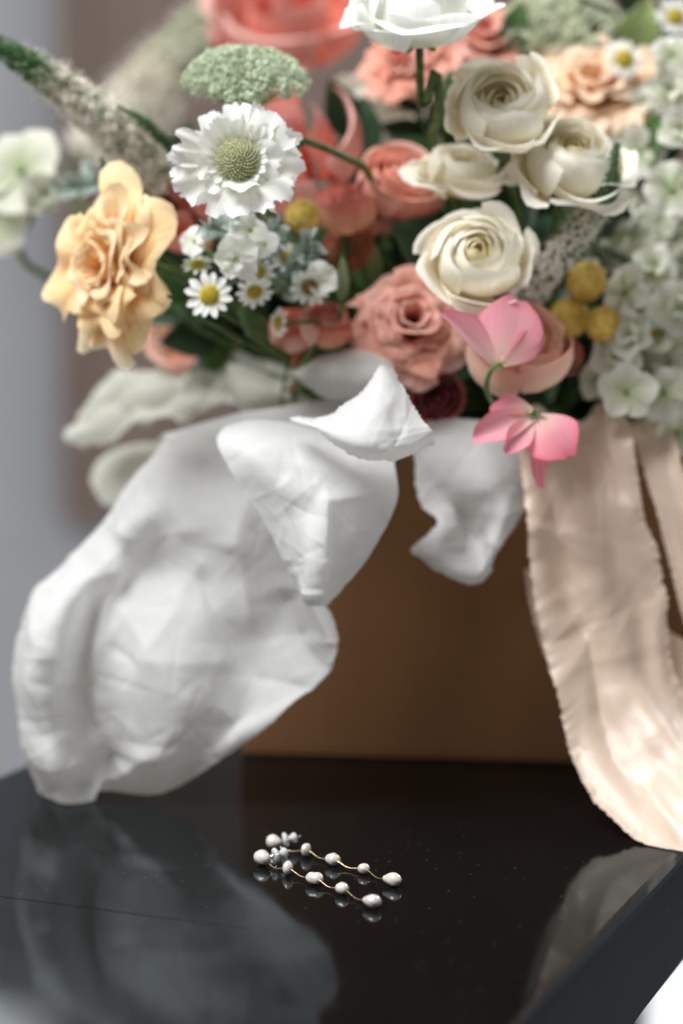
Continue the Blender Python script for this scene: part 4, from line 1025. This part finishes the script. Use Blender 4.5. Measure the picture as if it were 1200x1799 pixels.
# --- silver leaves
for i, (a, b, lab) in enumerate(((((362, 398, 1.045)), (450, 470, 1.09), 'silver woolly leaves beside the small white blossom'),
      (((420, 385, 1.04)), (455, 480, 1.09), 'silver woolly leaves right under the scabious'),
      (((490, 395, 1.055)), (470, 490, 1.09), 'silver woolly leaves next to the lone yellow button'),
      (((545, 420, 1.065)), (490, 500, 1.09), 'silver woolly leaves reaching towards the blush rosebud'),
      (((520, 460, 1.06)), (480, 510, 1.09), 'silver woolly leaves in the middle of the daisies'),
      (((110, 330, 1.15)), (260, 360, 1.17), 'silver woolly leaves above the apricot carnation'),
      (((165, 300, 1.17)), (260, 360, 1.18), 'silver woolly leaves crossing under the thick speedwell'))):
    sprig(P(*a), P(*b), lab, 200+i, mat='silver_leaf', nleaf=26, L=.0105, Wd=.0032, name='silver_sprig', group='silver leaf sprigs', spread=1.1, rad=.0009, stem='calyx')
# --- named leaves
def single(label, base, tip, wpx, mat, seed, nn=(0, -1, .3), bend=-.2, group=None):
    b, t = P(*base), P(*tip); L = np.linalg.norm(t-b); root = thing('leaf_stem', label, 'leaf', b, None, group)
    leaf_at(root, leaf_mesh('leaf', L, M(wpx/2, base[2]), bend, .15, seed), mat, np.zeros(3), t-b, np.array(nn))
    tube('stem', stem_path(b, t-b, np.random.RandomState(seed))-b, .0012, MT['stem'], root, 6)
single('broad dark green leaf left of the lowest cream ranunculus', (800, 470, 1.12), (690, 395, 1.10), 120, 'leaf', 301)
single('second dark green leaf behind the lowest cream ranunculus', (745, 520, 1.125), (740, 340, 1.125), 110, 'leaf', 302)
single('bright green leaf beside the apricot carnation', (320, 530, 1.14), (255, 450, 1.11), 60, 'leaf_mid', 303)
single('pale green slender bud leaf beside the brown eyed daisy', (600, 535, 1.085), (602, 448, 1.075), 26, 'leaf_pale', 304)
single('pale green bud leaf below the blush rosebud', (655, 510, 1.12), (662, 430, 1.115), 30, 'leaf_pale', 305)
single('green leaf under the right hand cream ranunculus', (1020, 410, 1.10), (985, 345, 1.08), 36, 'leaf_mid', 306)
single('small green leaf below the scabious petals', (490, 390, 1.07), (450, 360, 1.05), 26, 'leaf_mid', 307)
single('grey green broad leaf between the daisies', (1105, 130, 1.2), (1140, -10, 1.19), 80, 'leaf_pale', 308)
# --- dark foliage filling the bouquet
rsf = np.random.RandomState(5)
fill = [(640,560,'between pink rosebud and dusty carnation'),(700,470,'under the broad dark leaf'),(780,430,'behind the lowest ranunculus, close to the broad leaf'),(930,400,'between lowest ranunculus and speckled speedwell'),
 (970,430,'under the speckled speedwell spike'),(900,520,'between lowest ranunculus and peach pink rose'),(960,350,'under the ranunculus behind the speedwell tip'),(880,350,'in the middle of the three joined ranunculus'),
 (780,240,'beside the tall ranunculus stem'),(740,200,'between grey hydrangea and cupped ranunculus'),(600,470,'behind the slender bud leaf'),(650,520,'behind the pale bud leaf below the rosebud'),
 (560,540,'between brown eyed daisy and pink rosebud'),(470,540,'under the drooping daisy'),(430,560,'beside the full white daisy'),(520,600,'behind the half hidden rosebud'),(600,620,'along the tissue edge under the rosebud'),
 (290,470,'between apricot carnation and deep coral peony'),(270,300,'under the small green speedwell bud spike'),(320,500,'beside the bright green leaf'),(380,560,'under the full white daisy'),(700,640,'under the dusty pink carnation'),
 (760,680,'around the dark crimson rose'),(820,720,'between crimson rose and drooping sweet pea'),(960,690,'between peach pink rose and ribbon top'),(1000,680,'over the top of the wide ribbon'),(1040,640,'under the paler yellow button'),
 (1080,430,'between speckled speedwell and hydrangea head'),(1130,300,'between stock stem and hydrangea head'),(1170,450,'inside the hydrangea head behind the speedwell'),(1150,180,'among the stock stem beside the daisy'),(1100,20,'above the daisy below the pale umbel'),
 (900,110,'between coral carnation and pale peach carnation'),(850,300,'behind the half open ranunculus'),(1190,560,'behind the bell shaped stock bloom'),(1130,560,'between the two low stock stems'),(450,330,'behind the scabious petals'),
 (620,250,'along the scabious stem'),(1020,590,'among the yellow button trio'),(720,420,'behind the small squeezed rosebud')]
for i, (x, y, lab) in enumerate(fill):
    Y = rsf.uniform(1.15, 1.21)
    b = bundle_pt(rsf, .12); t = P(x, y, Y)
    sprig(t, b*.6+t*.4+np.array([0, .01, 0]) if y < 300 else b*.75+t*.25, 'dark green leafy stem '+lab, 400+i, mat='leaf' if i % 4 else 'leaf_mid', nleaf=11, L=.045, Wd=.013, group='dark filler foliage')
# small dried bits by the tissue
for i, (x, y, Y, lab) in enumerate(((745, 665, 1.10, 'under the dusty pink carnation'), (505, 632, 1.12, 'beside the tiny pink rosebud'), (800, 690, 1.11, 'beside the dark crimson rose'), (520, 688, 1.115, 'on the yellowish tissue fold'))):
    rs = np.random.RandomState(500+i); b = P(x, y, Y)
    r = thing('seed_pod', 'small brown dried seed pod '+lab, 'seed pod', b, None, 'dried seed pods')
    dome('pod', M(18, Y), M(16, Y), 40, 'brown', r, i, size=.25)
    tube('stem', stem_path(b, (0, -.2, 1), rs)-b, .0008, MT['stem'], r, 5)

# ------------------------------------------------------------------ pearl earrings
def pearl_mesh(a, b, c, seed, lobes=()):
    """ellipsoid along x with bumps; lobes: (x centre, radius scale)"""
    rs = np.random.RandomState(seed); nu, nv = 28, 22; V = []; PV = []
    ph = rs.uniform(0, 6.28, 6)
    for i in range(nv):
        t = -math.pi/2+math.pi*i/(nv-1)
        for k in range(nu):
            f = 2*math.pi*k/nu
            d = np.array([math.sin(t), math.cos(t)*math.cos(f), math.cos(t)*math.sin(f)])
            r = 1+.025*math.sin(3*d[0]+2*d[1]+ph[0])+.02*math.sin(4*d[1]-3*d[2]+ph[1])+.012*math.sin(7*d[2]+5*d[0]+ph[2])
            prof = 1.0
            for (xc, wd, am) in lobes: prof += am*math.exp(-((d[0]-xc)/wd)**2)
            V.append((d[0]*a*r, d[1]*b*r*prof, d[2]*c*r*prof)); PV.append((0, 0, 0))
    return mesh_from('pearl', V, grid_faces(nv, nu, 0, True))
def earring(label, stud, clutch, post_end, beads, seed):
    rs = np.random.RandomState(seed)
    s = lambda px, r: (G(px[0], px[1], r))
    mpp = lambda px: np.linalg.norm(G(px[0], px[1])-CAM)/F
    k0 = mpp(stud); rb = stud[3]*k0
    c0 = s(stud, rb); root = thing('pearl_earring', label, 'earring', np.array([c0[0], c0[1], 0]), None, 'pair of pearl drop earrings')
    org = np.array([c0[0], c0[1], 0])
    centers = []
    def put(px, py, a, b, dirn, lobes, sd, hgt=None):
        k = mpp((px, py)); A_, B_ = a*k, b*k; z = (hgt if hgt is not None else B_*.985)
        c = G(px, py, z); d = nrm(dirn); up = np.array([0, 0, 1.0]); y = nrm(np.cross(up, d)); zz = np.cross(d, y)
        o = obj('pearl', pearl_mesh(A_, B_, B_, sd, lobes), MT['pearl'], root)
        o.matrix_local = mat4(np.stack([d, y, zz], 1), c-org); return c, d, A_
    cs_ = [G(b[0], b[1], .003) for b in beads]
    c, d, A_ = put(stud[0], stud[1], stud[2], stud[3], np.array([.85, -.55, -.12]), ((.6, .5, -.08),), seed)
    stud_c = c
    nodes = [c+np.array([.55, -.35, -.45])*A_]
    for i, b in enumerate(beads):
        a_dir = (cs_[i]-(cs_[i-1] if i else stud_c)); a_dir[2] = 0; a_dir[1] *= .3
        if len(b) > 6 and b[6] is not None: a_dir = np.array(b[6])
        c, d, A_ = put(b[0], b[1], b[2], b[3], a_dir, b[4], seed+10+i)
        dd = nrm(cs_[i]-(cs_[i-1] if i else stud_c)); ext = b[5]*mpp(b)
        centers.append((c, dd, ext))
    # gold silk-wrapped wire between the pearls
    prev = nodes[0]
    for i, (c, dd, ext) in enumerate(centers):
        a = prev; e = c-dd*ext*.75+np.array([0, 0, -.0003])
        L = np.linalg.norm(e-a); mid = .5*(a+e)+np.array([rs.uniform(-.0004, .0004), -.0003, -.09*L]); mid[2] = max(mid[2], .0007)
        K = crom(np.array([a, mid, e]), 40)
        for ph, nm in ((0, 'wire'), (math.pi, 'wire')):
            t = np.linspace(0, 1, 40)*L/.0011*2*math.pi+ph
            tn = nrm(e-a); x = nrm(np.cross(tn, [0, 0, 1])); y = np.cross(x, tn)
            H = K+(x[None]*np.cos(t)[:, None]+y[None]*np.sin(t)[:, None])*.00017
            tube(nm, H-org, .00022, MT['gold'], root, 5)
        prev = c+dd*ext*.8
    # post and clear clutch
    k = mpp(clutch); hz = clutch[2]
    pc = G(clutch[0], clutch[1], hz); pe = G(post_end[0], post_end[1], post_end[2]); ps = stud_c+nrm(pc-stud_c)*rb*.8
    tube('post', np.array([ps, pc, pe])-org, .00034, MT['silver'], root, 8)
    d = nrm(pe-pc); prof = [(-.0026, .0006), (-.0024, .0030), (-.0016, .0038), (-.0008, .0035), (.0002, .0018), (.0008, .0016), (.0016, .0024), (.0026, .0026), (.0034, .0021), (.0038, .0007)]
    pts = np.array([pc-org+d*q[0] for q in prof])
    tube('clutch', crom(pts, 28), crom(np.array([[q[1]] for q in prof]), 28)[:, 0]*.82, MT['silicone'], root, 20)
LB1 = ((-.55, .35, .05), (.0, .3, -.10), (.55, .35, .06))
earring('pearl drop earring lying farther back, nearer the cardboard box', (481, 1479, 14, 12.8), (507, 1474, .0040), (529, 1469, .0050),
  [(538, 1493, 8, 12, (), 7, (1, -.5, .0)), (585, 1510, 14.5, 11, ((-.5, .4, -.08), (.1, .3, .10)), 14), (639, 1526, 10.5, 9.6, (), 10), (689, 1545, 18, 12.2, ((-.7, .5, -.22), (.4, .5, .04)), 17)], 3)
earring('pearl drop earring lying in front, nearer the hairline groove', (461, 1507, 16, 14), (490, 1501, .0038), (507, 1496, .0046),
  [(506, 1525, 9.5, 12, ((0, .3, .06),), 9, (1, -.4, .0)), (553, 1543, 16, 11.5, ((-.05, .28, -.10), (.5, .35, .05)), 15), (601, 1561, 12.6, 10.8, (), 12), (653, 1583, 17.5, 12, ((-.7, .5, -.26), (.45, .5, .06)), 17)], 7)
